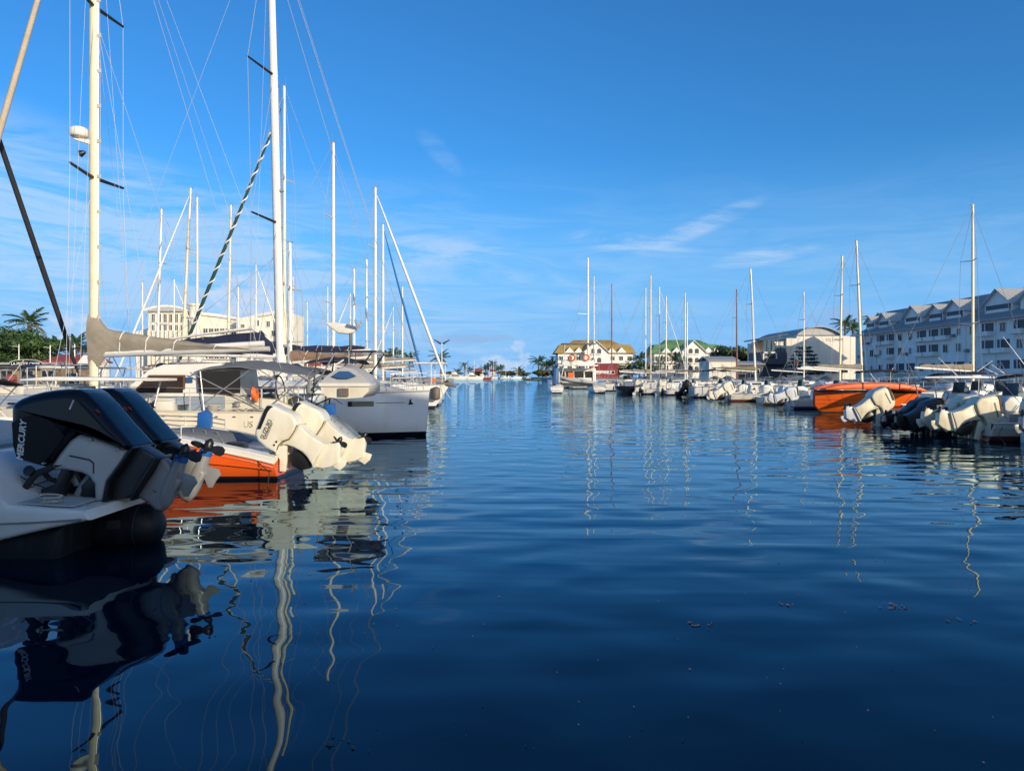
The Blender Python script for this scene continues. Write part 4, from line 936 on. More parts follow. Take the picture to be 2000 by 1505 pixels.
    # clamp bracket, tilt rams, wiring
    for s in (-1, 1):
        pil([(300, 965), (400, 930), (460, 790), (500, 790), (520, 860), (470, 960), (440, 1150), (300, 1180), (282, 1150)], .05, .02, 'clamp_bracket', 'black', root, 2).location = (0, s * .17, 0)
        MB().path([f((O([a])[0][0], s * .09, O([a])[0][1])) for a in ((480, 1110), (560, 960), (630, 850))], [.045, .045, .025], 8).build('tilt_ram', 'steel', root)
    pil([(560, 950), (640, 880), (700, 860), (752, 882), (735, 960), (690, 1100), (600, 1110), (575, 1040)], .14, .03, 'swivel_bracket', 'black', root, 2)
    MB().path([f((O([a])[0][0], 0, O([a])[0][1])) for a in ((450, 830), (470, 900), (500, 960))], .05, 8).build('steering_arm', 'steel', root)
    return root
SZ = dict(
    cowl=[(38, 640), (46, 590), (62, 545), (95, 465), (130, 395), (150, 365), (175, 350), (205, 352), (245, 372), (330, 412), (400, 442), (440, 490), (462, 545), (440, 600), (380, 690), (320, 705), (280, 745), (258, 800), (235, 818), (150, 775), (66, 706)],
    apron=[(270, 765), (320, 712), (385, 685), (440, 600), (468, 552), (520, 600), (600, 672), (690, 722), (725, 742), (650, 860), (600, 950), (540, 860), (500, 818), (420, 775), (345, 748), (300, 745)],
    leg=[(600, 955), (650, 855), (722, 738), (800, 712), (850, 730), (862, 790), (842, 930), (770, 968), (690, 986), (630, 978)],
    vent=[(66, 592), (100, 505), (140, 400), (168, 362), (200, 360), (226, 372), (200, 388), (172, 424), (102, 590)])
def outboard(t, x, y, z, white='eng_white', letters=None, scale=1.0, mirror=False, legm=None, vent='black', rot=0.0, propm='black', lod=0):
    """mid sized outboard, tilted up; (x, y, z) reference point"""
    k = .00198 * scale; c_, s_ = math.cos(rot), math.sin(rot)
    def O(p): return [(a * c_ - b * s_, a * s_ + b * c_) for a, b in zo(p, k, 300, 800)]
    f = lambda p: (x - p[0], y + p[1], z + p[2])
    def pil(ol, w_, bev, name, m, parent, st=3): return MB().pillow(O(ol), -w_ * scale, w_ * scale, bev * scale, st, f).build(name, m, parent, 30)
    root = pil(SZ['apron'], .20, .04, 'outboard', white, t)
    pil(SZ['cowl'], .27, .065, 'cowling', white, root, 4)
    for s in (-1, 1):
        MB().path([f((a, s * .262 * scale, b)) for a, b in O([(462, 548), (440, 602), (382, 690), (322, 706), (282, 746), (262, 795)])], .007 * scale, 4).build('cowl_seam', 'black', root)
        MB().path([f((a, s * .188 * scale, b)) for a, b in O([(640, 855), (700, 735)])], .006 * scale, 4).build('leg_seam', 'letter_grey', root)
        if not letters: MB().pillow(O([(120, 640), (135, 655), (235, 480), (220, 465)]), s * .262 * scale, s * .274 * scale, .002, 1, f).build('decal', 'letter_grey', root, 0)
    if lod < 2:
        for s in (-1, 1): MB().pillow(O(SZ['vent']), s * .235 * scale, s * .278 * scale, .006, 1, f).build('air_intake', vent, root, 0)
    pil(SZ['leg'], .10, .03, 'lower_unit', legm or white, root)
    pil([(596, 960), (720, 735), (738, 742), (618, 972)], .17, .01, 'anti_ventilation_plate', legm or white, root, 2)
    a, b = O([(668, 1010)])[0], O([(815, 760)])[0]; n0, n1 = Vector(f((a[0], 0, a[1]))), Vector(f((b[0], 0, b[1]))); d = n1 - n0; ln = d.length
    MB().lathe(n0, d, [(0, .01), (.06 * scale, .05 * scale), (.16 * scale, .08 * scale), (ln * .7, .082 * scale), (ln, .065 * scale)], 12).build('gearcase', legm or white, root, 60)
    pil([(770, 960), (850, 880), (925, 905), (905, 960), (850, 1010)], .018, .01, 'skeg', legm or white, root, 2)
    prop(root, n1 + d.normalized() * .08, d, .185 * scale, propm, root)
    MB().lathe(n1, d, [(0, .066 * scale), (.05 * scale, .05 * scale)], 10).build('prop_hub', 'blue_plastic' if propm == 'black' else propm, root, 60)
    for s in (-1, 1):
        o = pil([(228, 835), (262, 770), (310, 748), (345, 760), (345, 900), (332, 1010), (272, 1010), (272, 890)], .035, .012, 'clamp_bracket', white, root, 2); o.location = (0, s * .14 * scale, 0)
    pil([(350, 850), (430, 800), (490, 850), (560, 905), (560, 985), (470, 1005), (380, 960)], .10, .03, 'swivel_bracket', 'black', root, 2)
    if letters:
        q = O([(160, 592)])[0]; p = f((q[0], .276 * scale, q[1]))
        th = math.atan2(240, 110) + rot
        text_obj('lettering', letters, .118 * scale, 'letter_grey', root, p, (-math.cos(th), 0, math.sin(th)), (math.sin(th), 0, math.cos(th)), .002, bold=.003)
        for i, dd in enumerate((0, 1)):
            q0, q1 = O([(142 + i * 14, 690)])[0], O([(212 + i * 10, 530)])[0]
            MB().path([f((q0[0], .274 * scale, q0[1])), f((q1[0], .274 * scale, q1[1]))], .006, 4).build('stripe', 'letter_grey', root)
        for zx, zy in ((238, 745), (260, 712)):
            q = O([(zx, zy)])[0]; MB().lathe(f((q[0], .255 * scale, q[1])), (0, 1, 0), [(0, .02), (.03, .02)], 8).build('bolt', 'black', root)
    return root
def motorboat(x_stern, D, side, L, B, label, hull='hull_white', fs=.55, fb=.95, engines=(0,), eng='eng_white', escale=1.0, top=None, toph=2.0, erot=0.0, letters=None, console=True, yaw=0.0, topm='canvas_white', deckm='deck_grey', legm=None, ez=.5, propm='black', lod=1, name='motorboat', screen=True, ex=.12, vent='black', group=None, frame='steel', sheer_f=None):
    """side +1: stern faces +x (left row); side -1: stern faces -x (right row)"""
    rz = (PI if side > 0 else 0) + yaw
    t = empty(name, (x_stern - side * L / 2, D, 0), rz); tag(t, label, 'boat', group)
    sh = build_hull(t, L, B, fs, fb, MATS[hull], deckm=deckm, dr=.3, tw=.88, rake=.6, full=.8, chine=True, rail=True, railm='gelcoat', drop=.16, sheer_f=sheer_f)
    for s in (-1, 1): MB().loft([[(x, s * y * .995, z), (x, s * y * .88, z + .01), (x, s * y * .87, z - .20), (x, s * y * .90, z - .20)] for x, y, z in sh[:-1]]).build('gunwale', 'gelcoat', t, 40)
    if console:
        c = MB().pillow([(-.5, 0), (-.55, .75), (-.35, .95), (.0, 1.0), (.35, .8), (.55, 0)], -.42, .42, .08, 2, lambda p: (p[0] - L * .02, p[1], p[2] + fs - .2)).build('console', 'gelcoat', t)
        if screen: MB().add([(-.1 - L * .02, -.42, fs + .78), (.22 - L * .02, -.42, fs + .72), (-.02 - L * .02, -.38, fs + 1.22), (-.1 - L * .02, .42, fs + .78), (.22 - L * .02, .42, fs + .72), (-.02 - L * .02, .38, fs + 1.22)], [(0, 1, 2), (3, 5, 4), (1, 4, 5, 2)]).build('windscreen', 'glass_blue', c, 0)
        MB().path([(-.62 - L * .02 + .06 * math.sin(a), .2 * math.cos(a), fs + .62 + .2 * math.sin(a)) for a in [2 * PI * q / 12 for q in range(13)]], .016, 5).build('steering_wheel', 'black', c)
        MB().pillow([(-1.5, 0), (-1.5, .55), (-1.4, .95), (-1.3, .95), (-1.28, .55), (-.95, .52), (-.95, 0)], -.45, .45, .05, 2, lambda p: (p[0] - L * .02, p[1], p[2] + fs - .2)).build('helm_seat', 'canvas_white', t)
    if top == 'bimini':
        canopy(t, -L * .30, L * .10, B * .42, toph, topm, 'bimini', .16, ((-L * .10, fs, -L * .29), (-L * .10, fs, L * .09), (-L * .10, fs, -L * .1)))
    elif top == 'hard':
        h = MB().pillow([(-L * .30, toph), (-L * .30, toph + .06), (L * .04, toph + .10), (L * .14, toph + .04), (L * .14, toph)], -B * .36, B * .36, .03, 2).build('hardtop', topm, t)
        for xx, xb in ((-L * .24, -L * .2), (L * .05, 0)):
            for s in (-1, 1): MB().path([(xb, s * B * .25, fs - .1), (xx, s * B * .33, toph + .01)], .022, 6).build('post', frame, h)
    if lod and top and side < 0:
        rq = random.Random(label)
        for a, b, c in ((-.2, .7, rq.uniform(-1.5, 2.4)), (.5, -.6, rq.uniform(1.0, 2.0)))[:rq.randrange(3)]: MB().path([(L * .05 + a, b * B * .4, toph + .1), (L * .05 + a - c * .7, b * B * .5, toph + abs(c) * rq.uniform(.4, .9))], [.020, .009], 5).build('outrigger_pole', 'letter_white', t)
        for k in range(3): MB().path([(-L * .30 + .1 * k, -.5 + .5 * k, toph - .15), (-L * .33 + .05 * k, -.5 + .5 * k, toph + .5)], .012, 4).build('rod_holder', 'steel', t)
    clutter(t, sh, -L * .42, L * .30, 7, label, -.02, .85)
    for s in (-1, 1): MB().path([(-L * .44, s * sh[0][1] * .9, fs + .02), (-L * .50, s * (sh[0][1] + .2), fs * .45), (-L * .53, s * (sh[0][1] + .9), -.05)], .010, 5).build('mooring_line', 'dark_rope', t)
    for q in engines:
        outboard(t, -L / 2 - ex, q, ez, eng, letters, escale, legm=legm, rot=erot, propm=propm, lod=lod, vent=vent)
    return t, sh
# ================================================================== THE LEFT ROW
def rib():
    xs, yc = -5.0, 9.05
    t = empty('speedboat', (xs, yc, 0), PI); tag(t, 'white stern of a boat with twin dark outboards tilted up in the left foreground', 'boat')
    W = lambda X: -(X - xs)                       # world x -> boat x
    ol = [(W(a), b) for a, b in ((-4.52, .46), (-4.58, .56), (-5.0, .585), (-5.40, .62), (-5.62, .80), (-5.95, 1.10), (-6.4, 1.16), (-9.0, 1.18), (-11.4, 1.12), (-11.9, .9), (-11.0, .25), (-9, .06), (-6.4, .10), (-5.5, .24), (-5.0, .36))]
    MB().pillow(ol, -1.02, 1.14, .05, 3).build('hull', MATS['gelcoat'], t, 40)
    MB().pillow([(W(a), b) for a, b in ((-6.2, 1.1), (-6.2, 1.18), (-10.9, 1.21), (-10.9, 1.1))], -.9, .9, .02, 1).build('deck', 'deck_grey', t)
    MB().pillow([(W(a), b) for a, b in ((-6.5, 1.1), (-6.55, 1.42), (-7.3, 1.48), (-7.4, 1.1))], -.75, .75, .07, 2).build('aft_bench', 'canvas_white', t)
    MB().pillow([(W(a), b) for a, b in ((-8.0, .9), (-8.1, 1.75), (-8.5, 1.85), (-9.0, .95))], -.42, .42, .07, 2).build('console', 'gelcoat', t)
    # black bottom: a buoyant pod under the engine bracket and the dark lower hull
    yb = .06
    MB().path([(W(-7.2), yb, .10), (W(-6.0), yb, .13), (W(-5.1), yb, .17), (W(-4.6), yb, .19), (W(-4.42), yb, .195), (W(-4.30), yb, .20), (W(-4.24), yb, .20)], [.26, .27, .27, .265, .26, .21, .10], 20).build('stern_pod', 'tubes_navy', t, 40)
    for X in (-4.48, -5.0):
        MB().path([(W(X), yb + math.cos(a) * .272, .188 + math.sin(a) * .272) for a in [2 * PI * q / 20 for q in range(21)]], .007, 4).build('seam_tape', 'rubber', t)
    MB().pillow([(W(-4.78), .20), (W(-4.78), .30), (W(-4.62), .31), (W(-4.62), .21)], yb + .262, yb + .276, .003, 1).build('repair_patch', mat('patch', (.03, .032, .036), .7), t)
    MB().pillow([(W(-5.0), -.2), (W(-4.95), .34), (W(-6.0), .30), (W(-11.0), .45), (W(-11.6), .5), (W(-10.6), -.2)], -.85, .95, .1, 3).build('lower_hull', 'tubes_navy', t)
    for k, X in enumerate((-4.62, -4.70, -4.80)): MB().lathe((W(X), .98, .585), (0, 0, 1), [(0, .018), (.012, .018), (.016, .008)], 8).build('bolt', 'steel', t)
    MB().pillow([(W(-4.75), .590), (W(-4.75), .600), (W(-5.36), .634), (W(-5.36), .622)], .5, 1.05, .003, 1).build('non_skid_pad', 'deck_grey', t)
    MB().path([(W(-5.0), .98, .60), (W(-5.0), .98, .66), (W(-4.9), .98, .67), (W(-5.2), .98, .67), (W(-5.1), .98, .66), (W(-5.1), .98, .60)], .014, 5).build('cleat', 'steel', t)
    MB().path([(W(-5.05) + .12 * math.cos(k * .9), .95 + .07 * math.sin(k * .9), .625 + .006 * k) for k in range(16)], .012, 5).build('mooring_rope', 'rope', t)
    MB().path([(W(X), 1.145, z) for X, z in ((-4.60, .47), (-5.1, .44), (-5.6, .42), (-6.6, .42))], .012, 5).build('hull_moulding', 'grey_plastic', t)
    MB().pillow([(W(-6.05), .86), (W(-6.05), 1.0), (W(-5.86), .98), (W(-5.90), .84)], 1.132, 1.146, .003, 1).build('vent_grille', 'black', t)
    rx = W(-4.94)
    outboard_merc(t, rx, .35, .814, 'near dark outboard engine with white lettering')
    outboard_merc(t, rx, -.35, .814, 'rear dark outboard engine half hidden behind the near one')
    def hose(pts, r, m='rubber', name='cable_hose', yy=.62):
        MB().path([(W(PX(a, 8.4)), yy, PZ(b, 8.4)) for a, b in pts], r, 9).build(name, m, t, 60)
    hose([(-20, 925), (-4, 950), (10, 964), (28, 966), (44, 956), (58, 936), (70, 924), (88, 918), (100, 912)], .038)
    hose([(66, 922), (80, 938), (96, 944), (112, 940)], .03, yy=.5)
    MB().lathe((W(PX(57, 8.4)), .62, PZ(921, 8.4)), (0, 1, .4), [(0, .03), (.02, .06), (.05, .06), (.06, .02)], 10).build('filler_cap', 'black', t)
    for pts in ([(0, 985), (30, 965), (60, 948), (100, 935)], [(20, 990), (60, 975), (95, 958)], [(28, 932), (50, 945), (80, 956)]): hose(pts, .006, 'dark_rope', 'cord', .55)
rib()
def orange_boat():
    t, sh = motorboat(-4.55, 15.35, 1, 7.2, 2.3, 'orange open fishing boat with white gunwales and twin white outboards', 'hull_orange', fs=.41, fb=1.15, engines=(), console=False, yaw=R(-2), deckm='gelcoat', name='fishing_boat', sheer_f=lambda t: .62 * min(1, t / .30) ** .9 + .38 * max(0, (t - .3) / .7) ** 1.5)
    L = 7.2
    # broad white gunwale sweeping down to the stern
    for s in (-1, 1):
        MB().loft([[(x - .02, s * y * 1.012, z - .045 - .05 * (1 - k / 16)), (x - .02, s * y * 1.012, z + .03), (x - .02, s * y * .80, z + .045), (x - .02, s * y * .80, z - .03)] for k, (x, y, z) in enumerate(sh[:-1])]).build('gunwale_cap', 'gelcoat', t, 40)
        for f in (1.0, .5): MB().path([(x, s * y * .9, z + .04 + .2 * f) for x, y, z in sh[4:12]], .014, 5).build('grab_rail', 'steel', t)
        for x, y, z in sh[4:12:2]: MB().path([(x, s * y * .9, z), (x, s * y * .9, z + .25)], .013, 5).build('rail_post', 'steel', t)
        MB().path([(x, s * (y * .965 + .012), z * .48 + .01) for x, y, z in sh[:-2]], .014, 5).build('rubbing_seam', 'orange_paint', t)
    MB().pillow([(-3.4, .25), (-3.4, .50), (-2.2, .66), (-1.5, .66), (-1.2, .3)], -.78, .78, .05, 2).build('engine_well', 'gelcoat', t)
    MB().pillow([(-2.6, .62), (-2.3, .80), (-1.4, .92), (-.6, .88), (-.3, .62)], -.66, .70, .06, 2).build('folded_cover', 'canvas_grey', t)
    MB().pillow([(-2.9, .5), (-2.85, .68), (-2.55, .70), (-2.5, .5)], .35, .72, .03, 2).build('battery_box', 'black', t)
    for k in range(4): MB().path([(-2.5 + .3 * k, .7, .70 + .05 * k), (-2.1 + .25 * k, .1, .86 + .03 * k), (-1.6 + .2 * k, -.5, .84)], .012, 4).build('cord', 'rope', t)
    MB().box((1.15, 1.08, 1.0), (.55, .10, .42)).build('fender_board', 'fender_grey', t)
    MB().box((.42, .99, .92), (.16, .12, .30)).build('fender_pad', 'grey_plastic', t)
    e1 = outboard(t, -L / 2 - .10, .62, .565, 'eng_white', 'SUZUKI'); e1['label'] = 'near white outboard with grey lettering'
    e2 = outboard(t, -L / 2 - .42, -.12, .60, 'eng_white', 'SUZUKI'); e2['label'] = 'rear white outboard behind the lettered one'
    # white name panel low on the bow side
    MB().pillow([(.75, .10), (.75, .52), (2.1, .62), (2.1, .12)], 1.02, 1.085, .01, 1).build('name_panel', 'gelcoat', t)
    text_obj('lettering', 'CENTRE', .26, 'sign_black', t, (1.4, 1.09, .32), (-1, 0, 0), (0, 0, 1), .003, bold=.006)
orange_boat()
def motorsailer():
    D = 20.0; xb = -16.2; L = 11.0; W = lambda X: -(X + 10.7)
    t, sh, mx = sailboat(xb, D, -1, L, 3.5, PX(179, 19.9), 17.5, 'cream motorsailer with pilothouse, grey bimini and tall cream mast beside the orange boat', 'hull_cream', None, None, 'mast_cream', 0, 1.08, 1.45,
        boomz=2.62, boomlen=4.6, spr=0, mr=.125, cabin=False, hood=False, backst=False, name='motorsailer', deckm='deck_cream')
    ma = [o for o in t.children if o.name.startswith('mast')][0]; ma['label'] = 'tall cream mast with radar dome'
    # mast furniture
    for z in (7.36, 12.0):
        for s in (-1, 1): MB().path([(mx, 0, z), (mx - .12, s * 1.28, z + .05)], [.055, .035], 6).build('spreader', 'black', ma)
    MB().path([(mx - .11, 0, 3.2), (mx - .11, 0, 17.2)], .022, 5).build('sail_track', 'alu', ma)
    for k in range(14): MB().box((mx - .15, .03, 3.6 + k * .95), (.12, .03, .10)).build('mast_step', 'alu', ma, 0)
    zr = PZ(258, 19.9); bx = mx + .30
    rd = MB().lathe((bx + .10, 0, zr - .13), (0, 0, 1), [(0, .10), (.03, .20), (.06, .235), (.22, .235), (.27, .20), (.29, .05)], 18).build('radar_dome', 'gelcoat', ma, 50)
    MB().pillow([(mx + .08, zr - .32), (mx + .08, zr - .18), (bx + .22, zr - .14), (bx + .22, zr - .18)], -.06, .06, .01, 1).build('bracket', 'gelcoat', ma)
    MB().lathe((mx + .22, 0, zr - .50), (.5, 0, -.2), [(0, .02), (.05, .06), (.16, .10), (.17, .02)], 10).build('deck_light', 'black', ma)
    MB().path([(mx - .14, .02, 16.9), (mx - .20, .05, 9), (mx - .16, .06, 2.9)], .008, 4).build('halyard', 'rope', t)
    for s in (-1, 1):
        MB().path([(mx - .2, s * 1.6, 1.15), (mx - .12, s * 1.28, 7.41), (mx - .12, s * 1.28, 12.05), (mx, 0, 17.3)], .0055, 5).build('shroud', 'wire', t)
        MB().path([(mx + .3, s * 1.55, 1.15), (mx, 0, 7.3)], .0045, 5).build('lower_shroud', 'wire', t)
        MB().path([(mx - .5, s * 1.55, 1.15), (mx, 0, 12.0)], .0045, 5).build('inner_shroud', 'wire', t)
        MB().path([(-5.2, s * 1.2, 1.1), (mx, 0, 17.4)], .0045, 5).build('backstay', 'wire', t)
    MB().path([(mx - 4.4, 0, 2.9), (mx - .1, 0, 17.2)], .006, 4).build('topping_lift', 'wire', t)
    MB().path([(mx - 3.0, .1, 3.0), (mx - .1, 0, 11.5)], .006, 4).build('lazy_jack', 'wire', t); MB().path([(mx - 1.6, .12, 3.3), (mx - .1, 0, 11.5)], .006, 4).build('lazy_jack', 'wire', t)
    furled(t, (L * .5 - .3, 0, 1.6), (mx + .05, 0, 17.2), 'sail_beige', .085)
    # boom and taupe sail cover wrapped round the mast foot
    b = boom_part(t, mx, 2.58, 4.75, None, m='alu', rise=.035)
    rings = []
    for k in range(19):
        u = k / 18; xx = mx + .12 - 4.35 * u; top = 3.72 if u < .02 else 3.62 if u < .07 else 3.34 - .60 * ((u - .07) / .93) ** .8; bot = 2.22 if u < .06 else 2.40 + .30 * min(1, (u - .06) / .06) * .6 + .16 * u
        hw = (.15 if u < .05 else .17) * (1 - .45 * u) + .015 * math.sin(k * 1.9); zc, hz = (top + bot) / 2, (top - bot) / 2
        rings.append([(xx, hw * math.sin(a) * (1.15 if math.cos(a) < 0 else .75), zc - hz * math.cos(a) + .012 * math.sin(k * 2.7 + a * 3)) for a in [2 * PI * q / 14 for q in range(14)]])
    cv = MB().loft(rings).build('sail_cover', 'canvas_taupe', b, 60)
    for u in (.22, .38, .55, .80):
        xx = mx + .12 - 4.35 * u; top = 3.34 - .60 * ((u - .07) / .93) ** .8; bot = 2.58 + .16 * u; hw = .17 * (1 - .45 * u) + .02
        MB().path([(xx + .12 * (math.cos(a) + 1) * .5, hw * math.sin(a) * (1.12 if math.cos(a) < 0 else .78), (top + bot) / 2 - (top - bot) / 2 * 1.03 * math.cos(a)) for a in [PI * .05 + 2 * PI * q / 14 for q in range(15)]], .016, 5).build('sail_tie', 'sail_white', b)
    # trunk cabin with dark portlights, pilothouse
    tr = MB().loft([[(W(x), -hw, 1.05), (W(x), -hw * .93, 1.05 + h_), (W(x), hw * .93, 1.05 + h_), (W(x), hw, 1.05)] for x, hw, h_ in ((-14.2, .7, .28), (-13.6, .95, .44), (-11.5, 1.2, .48), (-7.3, 1.3, .5))]).build('trunk_cabin', mat('blue_grey_paint', (.30, .36, .46), .35), t, 0)
    for a, b_ in ((-12.9, -12.3), (-11.6, -11.0), (-10.35, -9.72), (-9.25, -8.55)):
        xm = (a + b_) / 2; hw = .95 + (xm + 13.6) * (.25 / 2.1) if xm < -11.5 else 1.2 + (xm + 11.5) * (.1 / 4.2)
        MB().box((W(xm), hw * .975 + .0, 1.27), (b_ - a, .08, .13)).build('portlight', 'glass_dark', tr, 0)
    ph = MB().loft([[(W(X) + dx, y * k, z) for y in (-1.22, 1.22)] for X, dx, k, z in ()] if False else [[(W(-10.0), y, 1.5), (W(-9.25), y * .93, 2.16), (W(-8.9), y * .90, 2.30), (W(-7.45), y * .90, 2.34), (W(-7.30), y * .93, 2.2), (W(-7.25), y, 1.5)] for y in (-1.24, 1.24)]).build('pilothouse', 'gelcoat', t, 30)
    for s in (-1, 1):
        y = s * 1.20
        MB().pillow([(W(-9.62), 1.58), (W(-9.20), 2.00), (W(-8.35), 2.00), (W(-8.35), 1.58)], y - .015, y + .03, .004, 1).build('window', 'glass_brown', ph, 0)
        MB().pillow([(W(-9.68), 1.55), (W(-9.22), 2.04), (W(-8.30), 2.04), (W(-8.30), 1.55)], y - .02, y + .018, .004, 1).build('window_frame', mat('teak', (.16, .07, .035), .5), ph, 0)
        MB().pillow([(W(-8.28), 1.84), (W(-8.28), 1.98), (W(-8.12), 1.98), (W(-8.12), 1.84)], y - .01, y + .04, .003, 1).build('side_light', 'canvas_blue', ph, 0)
        MB().pillow([(W(-7.98), 1.82), (W(-7.98), 1.98), (W(-7.88), 1.98), (W(-7.88), 1.82)], y - .01, y + .045, .003, 1).build('side_reflector', 'orange_plastic', ph, 0)
    MB().pillow([(W(-8.9), 2.33), (W(-8.8), 2.38), (W(-8.1), 2.38), (W(-8.0), 2.33)], -.5, .9, .02, 1).build('roof_hatch', 'grey_plastic', ph)
    # cockpit bimini in grey canvas, dark back curtain, frame
    rows = []
    for k in range(11):
        u = k / 10; X = -8.0 + 3.0 * u; dz = .12 * math.sin(PI * min(1, u * 1.25)) + (.04 if k % 5 else 0) - .10 * u * u
        rows.append([(W(X), y, 2.14 + dz + .17 * math.cos(y * 1.15) - .02) for y in (-1.42, -1.15, -.7, 0, .7, 1.15, 1.42)])
    bm_ = MB().loft([r + [(a, b_, c - .025) for a, b_, c in r[::-1]] for r in rows]).build('bimini', 'canvas_grey', t, 60)
    MB().pillow([(W(-7.9), 1.62), (W(-7.9), 2.12), (W(-6.85), 2.14), (W(-6.85), 1.58), (W(-7.2), 1.56)], 1.34, 1.36, .004, 1).build('side_curtain', 'canvas_black', bm_)
    for s in (-1, 1):
        for a, b_ in (((-8.0, 1.15), (-6.6, 2.16)), ((-8.1, 2.1), (-6.2, 1.15)), ((-6.2, 1.15), (-5.0, 2.16)), ((-6.4, 2.2), (-4.9, 1.2)), ((-7.75, 1.15), (-7.85, 2.15))): MB().path([(W(a[0]), s * 1.38, a[1]), (W(b_[0]), s * 1.38, b_[1])], .016, 6).build('support', 'steel', bm_)
    # cockpit
    for s in (-1, 1): MB().pillow([(W(-7.3), 1.0), (W(-7.3), 1.52), (W(-6.0), 1.42), (W(-5.5), 1.20), (W(-5.4), 1.0)], s * 1.05, s * 1.25, .04, 2).build('cockpit_coaming', 'old_gelcoat', t)
    MB().path([(W(-6.1) + .05 * math.sin(a), .5 + .36 * math.cos(a), 1.66 + .36 * math.sin(a)) for a in [2 * PI * q / 20 for q in range(21)]], .018, 6).build('steering_wheel', 'rubber', t)
    MB().pillow([(W(-6.2), 1.0), (W(-6.2), 1.6), (W(-5.95), 1.6), (W(-5.9), 1.0)], .38, .62, .04, 2).build('pedestal', 'gelcoat', t)
    lb = MB()
    for k in range(5): lb.path([(W(-6.42) + .02 * k, 1.42 + .12 * math.cos(a), 1.52 + .15 * math.sin(a) + .015 * k) for a in [2 * PI * q / 12 for q in range(13)]], .02, 5)
    lb.build('coiled_orange_line', 'orange_plastic', t)
    MB().pillow([(W(-7.6), 1.46), (W(-7.6), 1.72), (W(-7.1), 1.70), (W(-7.05), 1.46)], .7, 1.0, .04, 2).build('cockpit_cushion', 'old_gelcoat', t)
    for k in range(3): MB().path([(W(-7.5 + .15 * k), 1.05, 1.46), (W(-7.45 + .15 * k), 1.06, 1.76)], .025, 5).build('safety_strap', 'orange_plastic', t)
    for k in range(5): MB().path([(W(-7.2 + .35 * k) + .22 * math.cos(a + k), 1.35 + .12 * math.sin(a), 1.17 + .02 * math.sin(3 * a)) for a in [2 * PI * q / 12 for q in range(13)]], .014, 5).build('coiled_rope', 'rope', t)
    MB().lathe((W(-6.95), 1.30, 1.25), (0, 0, 1), [(0, .09), (.05, .07), (.10, .09), (.12, .05)], 10).build('winch', 'steel', t)
    clutter(t, sh, -4.6, 4.8, 26, 'gear', .02, .9)
    for X in (-9.0, -8.0): MB().path([(W(X), .9, 2.33), (W(X), .9, 2.42), (W(X + .8), .9, 2.42), (W(X + .8), .9, 2.33)], .014, 5).build('grab_rail', 'steel', ph)
    MB().pillow([(W(-12.9), 1.5), (W(-12.9), 1.66), (W(-12.2), 1.72), (W(-11.9), 1.5)], -.5, .5, .05, 2).build('forehatch', 'deck_grey', t)
    # deck rail dots and portholes of the toe rail
    for k in range(22):
        X = -14.5 + k * .42; y, z = sheer_at(sh, W(X)); MB().box((W(X), y * 1.003, z - .10), (.07, .03, .03)).build('scupper', 'teal' if k % 7 == 0 else 'fender_grey', t, 0)
    text_obj('lettering', 'US', .22, mat('letter_faint', (.55, .50, .42), .6) and 'letter_faint', t, (W(-6.6), sheer_at(sh, W(-6.6))[0] * .99 + .02, .80), (-1, 0, 0), (0, 0, 1), .004)
    # reverse stern with boarding ladder
    st = MB().pillow([(W(-5.6), -.2), (W(-5.6), 1.02), (W(-5.15), 1.02), (W(-4.15), .16), (W(-4.22), .02)], -1.22, 1.30, .08, 3).build('stern_scoop', 'gelcoat', t)
    for s in (-.5, .1, .7, 1.15): MB().path([(W(-5.2), s, 1.16), (W(-4.55), s, .66), (W(-4.10), s, .24)], .02, 5).build('ladder_rail', 'steel', st)
    for k in range(6): MB().path([(W(-5.1 + k * .18), .1, 1.08 - k * .15), (W(-5.1 + k * .18), 1.15, 1.08 - k * .15)], .016, 5).build('ladder_rung', 'steel', st)
    for s in (-.9, 1.0): MB().path([(W(-5.3), s, 1.0), (W(-5.25), s, 1.55), (W(-4.9), s, 2.0), (W(-4.55), s, 2.6)], .022, 6).build('davit', 'steel', t)
    # solar frame and wind generator
    fr = MB().box((W(-4.28), .1, 2.64), (1.6, 1.9, .05)).build('solar_panel', 'solar', t, 0)
    for x, y in ((-5.0, -.8), (-5.0, 1.0), (-3.6, -.8), (-3.6, 1.0)): MB().path([(W(x), y, 2.62), (W(x) + (.5 if x > -4 else .15), y * 1.05, 1.2 if x < -4 else 1.9)], .02, 6).build('frame_post', 'black', fr)
    MB().path([(W(-3.6), 1.0, 1.9), (W(-5.1), 1.05, 1.25)], .02, 5).build('frame_brace', 'black', fr)
    wx = W(PX(683, 19.4)); wz = PZ(643, 19.4)
    wg = MB().path([(wx, .5, 2.66), (wx, .5, wz)], .035, 7).build('wind_generator', 'black', t)
    MB().pillow([(wx + .68, wz + .17), (wx + .60, wz + .20), (wx + .1, wz + .16), (wx - .12, wz + .09), (wx - .20, wz + .01), (wx - .10, wz - .08), (wx + .05, wz - .12), (wx + .32, wz - .10), (wx + .40, wz - .05)], .44, .56, .04, 3).build('tail_fin', 'gelcoat', wg, 40)
    for k in range(3):
        a = 2 * PI * k / 3 + .5; MB().loft([[(wx - .20 - .01 * q, .5 + math.cos(a) * r_ - math.sin(a) * q * .05, wz + math.sin(a) * r_ + math.cos(a) * q * .05) for q in (-1, 1, .6, -.6)] for r_ in (.05, .3, .5)]).build('blade', 'letter_white', wg)
    # pushpit clutter
    MB().path([(W(-5.4), 1.3, 1.05), (W(-5.4), 1.3, 1.75), (W(-4.9), 1.2, 1.75), (W(-4.9), -1.1, 1.75), (W(-5.4), -1.2, 1.75)], .016, 6).build('pushpit_rail', 'steel', t)
